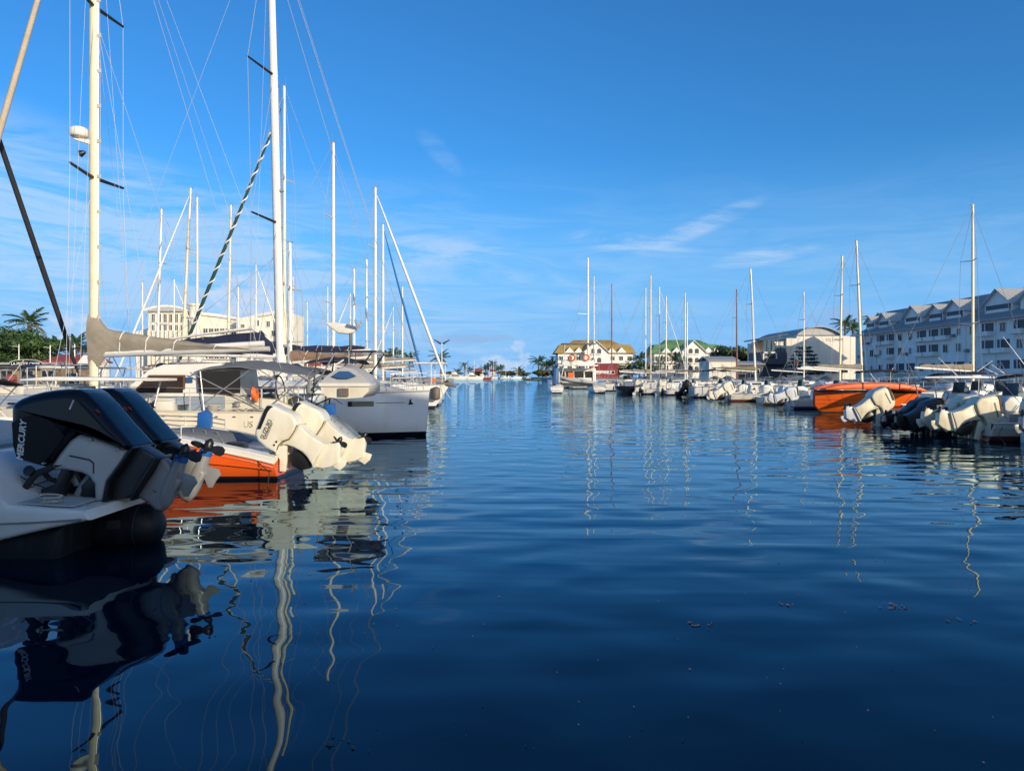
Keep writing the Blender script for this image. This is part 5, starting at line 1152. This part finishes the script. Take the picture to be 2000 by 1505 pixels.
    MB().pillow([(W(-4.72), 1.02), (W(-4.74), 1.30), (W(-4.50), 1.32), (W(-4.46), 1.04)], 1.1, 1.35, .05, 2).build('blue_bucket', 'blue_plastic', t)
    MB().lathe((W(-5.12), 1.25, 1.55), (0, 0, 1), [(0, .05), (.04, .10), (.22, .10), (.28, .05), (.36, .03)], 10).build('gas_bottle', 'grey_plastic', t)
motorsailer()
def davit_dinghy():
    D = 18.9; t = empty('dinghy', (PX(683, D), D, 1.45), PI / 2); tag(t, 'small cream dinghy with grey cover slung on the motorsailer stern davits', 'dinghy')
    L = 2.5; rings = []
    for k in range(9):
        u = k / 8; b = .60 * (1 if u < .5 else max(0.0, math.cos(PI / 2 * ((u - .5) / .5) ** 1.5)) ** .8 + .02); x = -.55 + L * u
        rings.append([(x, -b, .33), (x, -b * .98, .18), (x, -b * .72, .03), (x, 0, 0 + .1 * u * u), (x, b * .72, .03), (x, b * .98, .18), (x, b, .33)])
    MB().loft(rings, closed=False, cap1=False).build('hull', 'old_gelcoat', t, 50)
    MB().loft([[(x, s * b * 1.03, z) for s, z in ((-1, .31), (-1, .38), (-.9, .38), (-.9, .31))] + [] for x, b in ((-.58, .60), (.4, .60))]).build('rail', 'gelcoat', t)
    MB().box((-.57, 0, .345), (.07, 1.26, .075)).build('transom_cap', 'gelcoat', t)
    cov = []
    for k in range(8):
        u = k / 7; x = -.58 + 2.2 * u; hgt = .46 * math.sin(PI * (.32 + .6 * u)) + .03; b = .62 * (1 if u < .5 else math.cos(PI / 2 * ((u - .5) / .5) ** 1.6) + .05)
        cov.append([(x, -b, .37), (x, -b * .75, .37 + hgt * .45), (x, -b * .35, .37 + hgt * .85), (x, 0, .37 + hgt), (x, b * .35, .37 + hgt * .85), (x, b * .75, .37 + hgt * .45), (x, b, .37)])
    MB().loft(cov, closed=True).build('cover', 'tubes_grey', t, 50)
    MB().pillow([(-.30, .56), (-.12, .68), (.12, .68), (.30, .56), (.12, .50), (-.12, .50)], -.02, .02, .005, 1, lambda p: (-.64 + p[1], p[0], p[2])).build('cover_patch', 'canvas_blue', t)
    MB().box((-.60, .02, .16), (.05, .24, .20)).build('motor_pad', 'fender_grey', t)
    for s in (-1, 1): MB().path([(.3 + s * .4, 0, .7), (.3 + s * .4, 0, 1.2)], .01, 4).build('fall', 'rope', t)
davit_dinghy()
def first_yacht():
    D = 25.6; L = 12.6; xb = PX(840, 25.2)
    t, sh, mx = sailboat(xb, D, 1, L, 3.9, PX(550, 25.6), 18.6, 'pale blue grey yacht with plumb bow and tall white mast in the left row', 'hull_first', None, None, 'mast_white', 0, 1.30, 1.50,
        boomz=2.72, boomlen=4.6, spr=0, mr=.145, lean=-.024, yaw=R(-4), rake=.12, hood=False, bim='canvas_navy', full=1.0, backst=True, name='sailing_yacht')
    ma = [o for o in t.children if o.name.startswith('mast')][0]
    Xm = lambda z: mx - .024 * (z - 1.6)
    for z in (7.3, 12.4):
        for s in (-1, 1): MB().path([(Xm(z), 0, z), (Xm(z) - .35, s * 1.30, z + .10)], [.05, .03], 6).build('spreader', 'black', ma)
    MB().path([(Xm(3) - .14, 0, 3), (Xm(18.2) - .10, 0, 18.2)], .02, 5).build('sail_track', 'grey_plastic', ma)
    for z in (8.4, 3.05): MB().lathe((Xm(z) + .14, 0, z), (1, 0, 0), [(0, .06), (.10, .05), (.14, .02)], 8).build('mast_light', 'grey_plastic', ma)
    for s in (-1, 1):
        y, z = sheer_at(sh, mx); MB().path([(mx - .3, s * y * .95, z), (Xm(7.3) - .35, s * 1.30, 7.4), (Xm(12.4) - .35, s * 1.30, 12.5), (Xm(18), 0, 18)], .009, 5).build('shroud', 'wire', t)
        MB().path([(mx - .3, s * y * .95, z), (Xm(7.2), 0, 7.2)], .008, 5).build('lower_shroud', 'wire', t)
        MB().path([(Xm(7.3) - .35, s * 1.30, 7.4), (Xm(12.3), 0, 12.3)], .007, 5).build('diagonal_shroud', 'wire', t)
    MB().path([(L * .5 - .2, 0, 1.55), (Xm(18), 0, 18.0)], .010, 5).build('forestay', 'wire', t); MB().path([(L * .5 - .9, 0, 1.55), (Xm(17), 0, 17.0)], .008, 5).build('halyard', 'wire', t)
    b = boom_part(t, mx - .1, 2.70, 4.7, None, m='mast_white', rise=.02)
    rings = []
    for k in range(11):
        u = k / 10; xx = mx - .25 - 4.3 * u; top = 3.62 - .45 * u - (.5 if u < .001 else 0); bot = 2.70
        rings.append([(xx, .19 * math.sin(a) * (1.2 if math.cos(a) < 0 else .7) * (1 - .3 * u), (top + bot) / 2 - (top - bot) / 2 * math.cos(a) + .015 * math.sin(2.2 * k + 2 * a)) for a in [2 * PI * q / 12 for q in range(12)]])
    MB().loft(rings).build('sail_bag', 'canvas_navy', b, 60)
    MB().path([(mx - .3, 0, 3.2), (mx - 1.0, -.05, 3.66), (mx - 2.5, 0, 3.5), (mx - 4.4, 0, 3.24)], [.05, .07, .05, .04], 6).build('furled_mainsail', 'sail_white', b, 60)
    text_obj('lettering', 'Beneteau', .27, mat('letter_pale_blue', (.35, .50, .75), .6) and 'letter_pale_blue', b, (mx - 1.05, -.215, 2.98), (1, 0, .1), (-.1, 0, 1), .004, .3)
    for s in (-1, 1):
        # long hull window, cove line, emblem near the bow
        def side(X, z, o=.012): y, zs = sheer_at(sh, X); k = max(0, 1 - z / zs); return (X, s * (y * (1 - .035 * k) + o), z)
        for a, c, zl, zh, nm, mm in ((3.85, 4.62, 1.02, 1.19, 'hull_window', 'glass_brown'), (4.68, 5.55, 1.125, 1.14, 'cove_line', 'canvas_navy'), (-4.5, -3.2, .98, 1.16, 'hull_window', 'glass_brown')):
            n = 6; top = [side(a + (c - a) * k / n, zh) for k in range(n + 1)]; bot = [side(a + (c - a) * k / n, zl) for k in range(n + 1)]
            inn = [side(a + (c - a) * k / n, (zl + zh) / 2, -.03) for k in range(n + 1)]
            MB().loft([[top[k], bot[k], inn[k]] for k in range(n + 1)]).build(nm, mm, t, 0)
        MB().add([side(5.66, 1.06, .014), side(5.80, 1.06, .014), side(5.79, 1.12, .014), side(5.74, 1.14, .014), side(5.755, 1.24, .014), side(5.70, 1.23, .014), side(5.685, 1.15, .014)], [(0, 1, 2, 3, 4, 5, 6)]).build('emblem', 'canvas_navy', t, 0)
    MB().pillow([(3.7, 1.40), (3.8, 1.72), (4.6, 1.70), (5.3, 1.58), (5.5, 1.45)], -.45, .5, .10, 3).build('deck_dinghy_cover', 'tubes_grey', t)
    MB().pillow([(1.6, 1.38), (1.6, 1.62), (3.2, 1.60), (3.2, 1.40)], -1.0, -.75, .05, 2).build('blue_lee_cloth', 'canvas_blue', t)
    MB().path([(1.9, -1.3, 1.45), (3.6, -.9, 2.55)], .03, 6).build('gangway', 'letter_white', t); MB().path([(1.5, -1.4, 1.45), (2.1, -1.3, 2.1)], .025, 6).build('boat_hook', 'letter_white', t)
    fender(t, -.6, -1.98, .75, 'canvas_black', .10, .8)
first_yacht()
# the neighbours of the left row, from near to far
motorboat(-6.9, 17.3, 1, 6.4, 2.2, 'white open boat with a flat white hardtop on thin posts behind the orange boat', 'hull_white', fs=.55, fb=.9, engines=(), top='hard', toph=1.90, topm='gelcoat', name='hardtop_boat', deckm='deck_cream')
motorboat(-7.6, 12.4, 1, 6.0, 2.2, 'small white motorboat with a black bimini at the left edge', 'hull_white', fs=.6, fb=.95, engines=(), top='bimini', toph=1.86, topm='canvas_black', frame='black')
motorboat(PX(318, 29), 29.0, 1, 7.4, 2.6, 'cream cabin cruiser under the long taupe boom', 'hull_cream', fs=.9, fb=1.3, engines=(), top='hard', toph=2.3, topm='gelcoat', name='cabin_cruiser')
motorboat(PX(205, 33), 33.0, 1, 7.0, 2.5, 'white motorboat with a navy canopy left of the cream mast foot', 'hull_white', fs=.85, fb=1.2, engines=(), top='bimini', toph=2.35, topm='canvas_navy')
sailboat(PX(152, 23), 23.5, 1, 13, 4.0, -18.9, 17.5, 'large cream sailboat with a black furled foresail at the left edge', 'hull_cream', 'canvas_navy', 'canvas_black', 'mast_white', 1, 1.5, 1.75, genr=.085)
sailboat(-17.9, 38, -1, 12.3, 3.9, PX(555, 38), 16.9, 'sailboat with a green and white striped furled foresail', 'hull_white', 'canvas_navy', None, 'mast_cream', 1, boomz=3.1)
g_ = [o for o in COL.objects if o.get('label') == 'sailboat with a green and white striped furled foresail'][0]
furled(g_, (12.3 / 2 - .25, 0, 1.4), (-(PX(555, 38) + 17.9 - 12.3 / 2) + .1, 0, 15.9), 'sail_green', .09, 'sail_white')
sailboat(-5.0, 39, 1, 11.6, 3.7, PX(651, 39), 14.3, 'sailboat with a brown sail cover left of the wind generator', 'hull_white', 'canvas_brown', None, 'mast_white', 1, boomz=2.75, boomlen=4.2)
sailboat(-17.4, 31, -1, 11.4, 3.7, PX(566, 31), 7.6, 'sailboat with a navy bimini half hidden behind the tall white mast', 'hull_bluestripe', 'canvas_brown', None, 'mast_white', 1, bim='canvas_navy', boomz=2.6, boomlen=3.4)
tb, shb, mxb = sailboat(-3.9, 46.6, 1, 12.2, 3.8, PX(733, 46.6), 13.9, 'sailboat with a thick white furled foresail at the end of the left row', 'hull_white', 'canvas_taupe', 'sail_white', 'mast_white', 1, 1.15, 1.5, genr=.09, boomz=2.9, bim='canvas_grey', rake=1.0)
fender(tb, 5.3, -.75, .95, r=.26, l=.85); MB().path([(5.2, -.1, 1.5), (6.0, -.1, 1.52), (6.5, -.05, 1.35)], [.12, .14, .07], 7).build('bow_roller', 'fender_grey', tb)
MB().path([(5.6, -.5, 1.5), (6.15, -.3, .6)], .02, 5).build('mooring_line', 'rope', tb)
sailboat(PX(834, 56), 56, 1, 11.4, 3.6, PX(748, 56), 13.5, 'sailboat with a blue furled foresail', 'hull_white', 'canvas_taupe', 'sail_blue', 'mast_white', 1, genr=.085)
sailboat(-17, 60, -1, 11.4, 3.6, PX(716, 60), 11.5, 'sailboat with the short mast left of the thick white foresail', 'hull_white', 'canvas_taupe', None, lod=1, boomz=3.1, boomlen=4.0)
tj, shj, mxj = sailboat(-16.6, 51.5, -1, 11.6, 3.7, -11.0, 9.5, 'sailboat with a white stern arch and dark wind turbine ending the left row', 'hull_white', 'canvas_taupe', None, lod=1, cabin=True)
MB().pillow([(-4.1, 2.85), (-4.1, 2.96), (-6.2, 2.96), (-6.2, 2.85)], -1.3, 1.3, .03, 1).build('stern_arch', 'gelcoat', tj)
for x in (-5.3, -6.05):
    for s in (-1, 1): MB().path([(x, s * 1.25, .9), (x, s * 1.25, 2.88)], .03, 5).build('arch_post', 'letter_white', tj)
wt = MB().path([(-6.0, .9, 2.9), (-6.0, .9, 4.2)], .035, 6).build('wind_turbine', 'letter_white', tj)
for k in range(3):
    a = (PI * .17, PI * .83, PI * 1.5)[k]; MB().path([(-6.0 + math.cos(a) * .08, .82, 4.2 + math.sin(a) * .08), (-6.0 + math.cos(a) * .62, .82, 4.2 + math.sin(a) * (.62 if k < 2 else .3))], [.07, .03], 4).build('blade', 'slate_blue', wt)
MB().pillow([(-5.2, 1.6), (-5.2, 1.9), (-5.6, 1.9), (-5.6, 1.6)], .9, 1.2, .05, 2).build('life_ring_case', 'orange_plastic', tj)
rr_ = random.Random(21)
for i, (px, D, top, hd, Ln, mm, lb, ln_) in enumerate((
        (305, 54, 408, -1, 11, 'mast_white', 'sailboat behind the cream boom, left of the leaning mast', .03),
        (353, 50, 367, -1, 11.5, 'mast_cream', 'sailboat with the leaning mast in front of the arched hotel roof', .05),
        (385, 58, 385, 1, 11.5, 'mast_white', 'sailboat with the white mast by the round hotel tower', .0),
        (444, 62, 400, -1, 12, 'mast_cream', 'sailboat with the cream mast behind the striped foresail', .02),
        (500, 76, 515, 1, 10, 'mast_white', 'sailboat with the thin mast before the hotel cumulus', .0),
        (570, 82, 540, -1, 10, 'mast_white', 'sailboat just right of the two tall left masts', .01),
        (278, 64, 550, -1, 9.5, 'mast_white', 'sailboat with a short mast left of the hotel', .0),
        (340, 70, 545, 1, 9.5, 'mast_white', 'sailboat with a short mast before the arched hotel roof', .0),
        (465, 68, 560, 1, 9, 'mast_white', 'sailboat with a low mast right of the striped foresail', .0),
        (600, 92, 590, 1, 9.5, 'mast_white', 'distant sailboat right of the cream hotel', .0),
        (684, 84, 572, -1, 10, 'mast_white', 'distant sailboat behind the wind generator', .0),
        (786, 72, 560, 1, 10, 'mast_white', 'sailboat between the white and blue furled foresails', .0),
        (640, 98, 560, 1, 10, 'mast_white', 'distant sailboat close left of the wind generator mast', .0),
        (768, 96, 600, -1, 9, 'mast_white', 'distant sailboat behind the pair of tall left masts', .0))):
    X = PX(px, D); sailboat(X + hd * Ln * .42, D, hd, Ln, Ln * .32, X, PZ(top, D), lb, ('hull_white', 'hull_bluestripe', 'hull_cream', 'hull_navy')[i % 4], ('canvas_taupe', 'canvas_navy', 'canvas_blue', 'canvas_brown')[(i * 3 + 1) % 4], (None, 'sail_white', None)[i % 3], mm, 2, lean=ln_ * hd, genr=.08, group='sailboats behind the left row')

# ================================================================== THE RIGHT ROW
motorboat(15.95, 21.3, -1, 6.6, 2.3, 'boat at the right edge with a black outboard and silver leg', 'hull_white', engines=(0,), eng='merc_panel', legm='eng_silver', escale=1.1, erot=R(12), ez=.55, top='hard', toph=1.98, topm='gelcoat')
t2, sh2 = motorboat(14.75, 23.7, -1, 6.8, 2.4, 'white motorboat with twin cream outboards below the tallest right mast', 'hull_cream', engines=(.42, -.42), eng='eng_cream', escale=1.16, erot=R(14), ez=.50, top='bimini', toph=1.95, topm='canvas_black')
motorboat(14.45, 25.9, -1, 6.4, 2.2, 'grey boat with a pair of black and silver outboards', 'hull_grey', engines=(.36, -.36), eng='merc_leg', legm='black', escale=1.0, erot=R(8), ez=.42)
t4, sh4 = motorboat(15.15, 30.4, -1, 6.8, 2.3, 'white boat with one large cream outboard in front of the orange trimaran', 'hull_white', engines=(.1,), eng='eng_cream', legm='eng_pale', escale=1.2, erot=R(2), ez=.55, top='hard', toph=1.93, topm='gelcoat')
motorboat(16.9, 27.9, -1, 6.4, 2.2, 'teal skiff between the black and the cream outboards', 'hull_teal', engines=(), console=True, top='hard', toph=2.0, topm='canvas_white')
motorboat(19.0, 33.5, -1, 6.6, 2.4, 'white cuddy boat with a pale hardtop behind the cream outboards', 'hull_white', engines=(), top='hard', toph=2.0, topm='gelcoat')
motorboat(20.0, 37.0, -1, 6.8, 2.4, 'white boat with a black bimini right of the orange trimaran', 'hull_white', engines=(), top='bimini', toph=2.05, topm='canvas_black')
motorboat(21.0, 47.5, -1, 7.0, 2.4, 'white boat with a dark bimini behind the orange trimaran', 'hull_white', engines=(), top='bimini', toph=2.25, topm='canvas_black')
def trimaran():
    D = 41.3; t = empty('orange_trimaran', (16.85 + 2.9, D, 0), PI); tag(t, 'bright orange trimaran with its float folded above the main hull', 'boat')
    L = 5.8
    rings = []
    for k in range(11):
        u = k / 10; x = L / 2 - L * u; b = .95 * min(1, (.10 + u * 1.9)) ** .75 if u < .5 else .95; s0 = 1.17 - .14 * u; rk = .28 * (1 - u) ** 6
        rings.append([(x - rk * 1.6, -b * .15, -.12 if u > .05 else .0), (x - rk, -b * .62, .10), (x, -b * .92, .42), (x, -b, s0), (x, b, s0), (x, b * .92, .42), (x - rk, b * .62, .10), (x - rk * 1.6, b * .15, -.12 if u > .05 else .0)])
    h = MB().loft(rings).build('hull', hull_mat('hull_tri', (.86, .14, .015), (.10, .09, .06), (.05, .05, .04), .0, .06), t, 25)
    for zf in (.72, .50): MB().path([(x, -0.0, 0) for x in ()] or [(rings[k][2][0] + (rings[k][3][0] - rings[k][2][0]) * (zf - .42) / .75, 0.004 + max(abs(rings[k][2][1]), 0) * (1 + .08 * (zf - .42)), zf - .02 * k * (zf < .6)) for k in range(11)], .012, 4).build('plank_seam', 'red_paint', t)
    MB().pillow([(2.6, 1.14), (2.6, 1.24), (-2.7, 1.22), (-2.7, 1.0)], -.8, .8, .04, 1).build('deck', 'canvas_black', t)  # deck slab coloured black to imitate the shadowed gap below the floats
    fl = [(2.75, 1.26), (2.7, 1.36), (2.1, 1.52), (1.0, 1.64), (-.7, 1.66), (-1.6, 1.60), (-2.4, 1.44), (-2.95, 1.20), (-2.6, 1.16), (-1.4, 1.22), (.7, 1.30)]
    f = MB().pillow(fl, .42, 1.12, .10, 3).build('folded_float', 'orange_paint', t, 40)
    MB().pillow(fl, -1.1, -.45, .10, 3).build('folded_float', 'orange_paint', t, 40)
    for x in (.7, -1.3): MB().path([(x, 1.13, 1.25), (x - .02, 1.15, 1.66), (x, .5, 1.72), (x, -.6, 1.70)], .02, 5).build('lashing', 'dark_rope', f)
    text_obj('lettering', 'X.28', .24, 'orange_plastic', t, (.35, .985, .62), (-1, 0, 0), (0, 0, 1), .01, .2, bold=.008)
trimaran()
motorboat(17.3, 46.2, -1, 6.2, 2.2, 'white boat with a tilted white outboard left of the orange trimaran', 'hull_bluestripe', engines=(0,), eng='eng_pale', escale=1.1, erot=R(16), ez=.5)
motorboat(17.6, 52.5, -1, 6.0, 2.1, 'blue grey inflatable style boat between two tilted white outboards', 'hull_grey', engines=(), console=True, top=None)
motorboat(17.5, 60.0, -1, 6.6, 2.3, 'white boat with a white outboard and a fouled orange propeller', 'hull_cream', engines=(0,), escale=1.3, erot=R(4), ez=.55, propm='orange_plastic')
motorboat(17.6, 66.0, -1, 6.4, 2.3, 'white cabin boat with a green side band', 'hull_white', engines=(), top='hard', toph=2.6, topm=mat('green_band', (.05, .20, .07), .5) and 'green_band')
motorboat(17.2, 72.0, -1, 6.4, 2.3, 'dark boat with a folded black bimini left of the green banded boat', 'hull_black', engines=(0,), eng='merc_panel', escale=1.1, erot=R(-20), ez=.7, top='bimini', toph=2.5, topm='canvas_black')
motorboat(16.3, 79.0, -1, 6.4, 2.3, 'brown covered boat with a small white outboard', 'hull_white', engines=(0,), escale=1.1, erot=R(-40), ez=.85, top='bimini', toph=2.5, topm='canvas_brown')
motorboat(14.6, 83.0, -1, 6.6, 2.4, 'white cruiser with a white outboard right of the dark inflatable', 'hull_white', engines=(0,), escale=1.15, erot=R(-44), ez=.85, top='hard', toph=2.5, topm='gelcoat')
motorboat(13.7 - 3.4, 88.5, -1, 6.8, 2.9, 'dark grey inflatable seen stern on beside the catamaran', 'hull_black', engines=(), top='bimini', toph=2.2, topm='canvas_black', yaw=PI / 2, fs=.9, fb=1.1)
def catamaran():
    D = 87.6; cx = PX(1130, D); t = empty('catamaran', (cx, D + 5.6, 0), PI / 2); tag(t, 'white cruising catamaran seen stern on at the end of the channel', 'catamaran')
    L = 11.4; hb = 2.55
    for s in (-1, 1):
        rings = []
        for k in range(9):
            u = k / 8; x = -L / 2 + L * u; b = .78 * (1 if u < .55 else math.cos(PI / 2 * ((u - .55) / .45) ** 1.4) + .03); zt = (.62 if k == 0 else 1.25 if k == 1 else 1.45 + .15 * u)
            rings.append([(x, s * hb - b, zt), (x, s * hb - b * .95, .5), (x, s * hb - b * .7, 0), (x, s * hb, -.3), (x, s * hb + b * .7, 0), (x, s * hb + b * .95, .5), (x, s * hb + b, zt)])
        MB().loft(rings).build('hull', 'hull_white', t, 40)
        for k in range(3): MB().box((-L / 2 - .04 + .3 * k, s * hb, .42 + .3 * k), (.35, 1.0, .05)).build('stern_step', 'gelcoat', t, 0)
        MB().path([(-L / 2 + .5, s * (hb - .55), 1.3), (-L / 2 + .55, s * (hb - .6), 2.2), (-L / 2 + 1.0, s * (hb - .9), 3.45)], .05, 6).build('arch_leg', 'gelcoat', t)
        MB().path([(-L / 2 + .9, s * .85 - .15 + .34 * math.cos(a), 4.25 + .34 * math.sin(a)) for a in [2 * PI * q / 14 for q in range(15)]], .10, 6).build('life_ring', 'orange_plastic', t)
    MB().box((.4, 0, 1.05), (L * .72, 3.8, .55)).build('bridge_deck', 'gelcoat', t)
    MB().pillow([(-3.6, 1.3), (-3.6, 2.2), (-3.4, 3.0), (1.5, 3.0), (3.4, 1.4)], -2.3, 2.3, .15, 3).build('saloon', 'gelcoat', t)
    for a, b in ((-1.9, -1.0), (-.8, .3), (.5, 1.3), (1.5, 2.0)): MB().box((-3.62, (a + b) / 2, 2.05), (.06, b - a, 1.15)).build('saloon_window', 'glass_dark', t, 0)
    MB().box((-3.66, .75, 2.1), (.06, .7, .75)).build('orange_towel', 'orange_plastic', t, 0)
    MB().pillow([(-5.3, 3.25), (-5.3, 3.38), (-.5, 3.45), (-.5, 3.3)], -2.35, 2.35, .04, 2).build('cockpit_roof', 'gelcoat', t)
    MB().pillow([(-4.6, 3.4), (-4.6, 3.9), (-4.4, 4.0), (-2.8, 4.0), (-2.6, 3.4)], -1.9, 1.9, .08, 2).build('flybridge', 'gelcoat', t)
    fb_ = MB().pillow([(-5.2, 5.85), (-5.2, 5.97), (-2.0, 6.0), (-2.0, 5.9)], -2.2, 1.9, .04, 2).build('flybridge_roof', 'canvas_grey', t)
    for x, y in ((-4.9, -1.9), (-4.9, 1.6), (-2.4, -1.8), (-2.4, 1.6)): MB().path([(x, y, 3.9), (x - .1, y, 5.9)], .035, 5).build('roof_post', 'steel', fb_)
    MB().path([(-L / 2 + .2, -2.0, 1.25), (-L / 2 + .05, -.6, 1.45), (-L / 2 + .05, 1.0, 1.6), (-L / 2 + .3, 2.2, 1.95)], [.16, .26, .26, .15], 10).build('stowed_tender', 'tubes_grey', t, 60)
    MB().pillow([(-5.6, 1.25), (-5.6, 1.4), (-3.7, 1.4), (-3.7, 1.25)], -2.0, 2.0, .03, 1).build('cockpit_floor', 'deck_grey', t)
    MB().pillow([(-5.3, 1.4), (-5.3, 1.85), (-5.0, 1.85), (-5.0, 1.4)], -1.6, 1.6, .05, 2).build('aft_seat', 'canvas_white', t)
    MB().path([(-L / 2 + .1, 2.9, 1.0), (-L / 2 + 1.2, 2.75, 3.1), (-L / 2 + 1.6, 2.4, 3.4)], [.22, .2, .12], 6).build('side_awning', 'canvas_blue', t)
    for y in (2.5, -2.5):
        for k in range(4): MB().path([(-3 + k * 2, y * 1.2, 1.4), (-3 + k * 2, y * 1.2, 2.1)], .025, 4).build('stanchion', 'steel', t)
    mz = 17.2; m_ = MB().path([(1.6, 0, 2.9), (1.6, 0, mz)], [.14, .11], 7).build('mast', 'mast_white', t)
    m_.location = (0, -1.85, 0)
    for s in (-1, 1): MB().path([(1.6, -1.85, 10), (1.4, -1.85 + s * 1.3, 10.05)], .04, 5).build('spreader', 'alu', m_); MB().path([(.8, s * 3.2, 1.4), (1.4, -1.85 + s * 1.3, 10.05), (1.6, -1.85, 16.6)], .018, 4).build('shroud', 'wire', t)
    for o in m_.children: o.location = (0, 1.85, 0)
catamaran()
for i, (px, D, top, hd, Ln, mm, lb, ln_) in enumerate((
        (1900, 48, 400, 1, 10.5, 'mast_cream', 'sailboat with the tallest mast on the right, before the terrace', 0),
        (1684, 57, 470, 1, 10.5, 'mast_cream', 'sailboat with the cream mast left of the terrace dormers', -.04),
        (1640, 66, 500, 1, 10.5, 'mast_cream', 'sailboat whose mast crosses the lit wall of the white hall', .02),
        (1570, 82, 570, 1, 10, 'mast_white', 'sailboat with the grey mast before the dark conifer', 0),
        (1476, 70, 525, 1, 10.5, 'mast_white', 'sailboat with the white mast left of the glass pavilion', -.045),
        (1439, 90, 565, 1, 10.5, 'mast_wood', 'sailboat with the red brown wooden mast', 0),
        (1338, 100, 572, 1, 11, 'mast_cream', 'sailboat with the left mast of the close pair before the green roof', 0),
        (1342, 110, 590, 1, 11, 'mast_white', 'sailboat with the right mast of the close pair before the green roof', 0),
        (1301, 106, 578, 1, 11, 'mast_white', 'sailboat with the mast at the left end of the green roof', 0),
        (1288, 114, 560, 1, 11.5, 'mast_white', 'sailboat with the thin mast between the two hotels', 0),
        (1271, 101, 538, 1, 12, 'mast_cream', 'sailboat with the tallest mast between the two hotels', 0),
        (1261, 118, 562, 1, 11.5, 'mast_white', 'sailboat with the leftmost mast of the cluster between the hotels', 0),
        (1195, 122, 555, 1, 12, 'mast_wood', 'sailboat with the dark mast before the right part of the ochre roof', 0),
        (1160, 128, 540, 1, 12, 'mast_white', 'sailboat with the tall mast before the gable of the ochre roofed hotel', 0))):
    X = PX(px, D); sailboat(X + hd * Ln * .42, D, hd, Ln, Ln * .32, X, PZ(top, D), lb, ('hull_white', 'hull_cream', 'hull_white', 'hull_navy')[i % 4], ('canvas_taupe', 'canvas_taupe', 'canvas_white', 'canvas_navy', 'canvas_brown')[i % 5], 'sail_white' if i == 9 else None, mm, 2, lean=ln_ * hd, genr=.06, boomz=2.35 if i == 0 else None, group='sailboats behind the right row')

# ================================================================== small things on the water and the quay
def flecks():
    r = random.Random(31); mb = MB()
    def leaf(x, y, s):
        a = r.uniform(0, PI); c, d = math.cos(a) * s, math.sin(a) * s; z = .004 + r.uniform(0, .004)
        mb.add([(x - c, y - d, z), (x + d * .4, y - c * .4, z + .006), (x + c, y + d, z), (x - d * .4, y + c * .4, z + .004)], [(0, 1, 2, 3)])
    for _ in range(70):
        px, py = r.uniform(420, 1980), r.uniform(1080, 1500)
        if px < 700 and py > 1350: px += 300
        D = H * F / (py - 735); leaf(PX(px, D), D, r.uniform(.004, .012) * (D / 6 + .3))
    for cx, cy, n in ((1747, 1184, 16), (1370, 1220, 8), (1530, 1182, 6), (1880, 1212, 7), (660, 1450, 6)):
        D = H * F / (cy - 735)
        for _ in range(n): leaf(PX(cx, D) + r.gauss(0, .07), D + r.gauss(0, .05), r.uniform(.01, .03))
    o = mb.build('floating_debris', mat('debris', (.16, .12, .09), .8), None, 0)
    tag(o, 'scattered dead leaves and flecks floating on the near water', 'debris', kind='stuff')
flecks()
def lamp_post(px, py0, py1, D, label):
    z1 = PZ(py1, D); t = empty('lamp_post', (PX(px, D), D, 1.25)); tag(t, label, 'lamp post')
    MB().path([(0, 0, 0), (0, 0, z1 - 1.25)], [.09, .05], 6).build('pole', 'alu', t)
    MB().path([(0, 0, z1 - 1.6), (-.7, 0, z1 - 1.5), (-.9, 0, z1 - 1.55)], .05, 5).build('lamp_head', 'alu', t)
lamp_post(37, 705, 672, 96, 'grey lamp post in front of the left trees')
lamp_post(98, 705, 674, 98, 'grey lamp post right of the crepe sign')
lamp_post(146, 705, 672, 100, 'grey lamp post by the cream mast')
def flag(px, D):
    t = empty('flag_pole', (PX(px, D), D, 1.3)); tag(t, 'small red and white flag on a pole before the glass pavilion', 'flag')
    MB().path([(0, 0, 0), (0, 0, 5.6)], .05, 5).build('pole', 'alu', t)
    MB().loft([[(.05, 0, z), (.4, .05, z - .25), (.75, -.03, z - .55)] for z in (5.2, 4.4)], closed=False, cap0=False, cap1=False).build('flag_cloth', 'sail_white', t)
    MB().loft([[(.05, .01, z), (.4, .06, z - .25), (.75, -.02, z - .55)] for z in (4.4, 3.2)], closed=False, cap0=False, cap1=False).build('flag_cloth', 'orange_plastic', t)
flag(1552, 150)
def notice(px, D):
    t = empty('notice_board', (PX(px, D), D, 1.3)); tag(t, 'yellow white notice board on a post before the dark conifer', 'sign')
    MB().path([(0, 0, 0), (0, 0, 3.0)], .06, 5).build('post', 'alu', t)
    MB().box((0, -.06, 2.9), (1.0, .06, 1.0)).build('panel', mat('sign_cream', (.72, .68, .46), .6), t, 0)
    MB().box((0, -.10, 2.9), (.28, .02, .5)).build('symbol', 'letter_grey', t, 0)
notice(1571, 146)
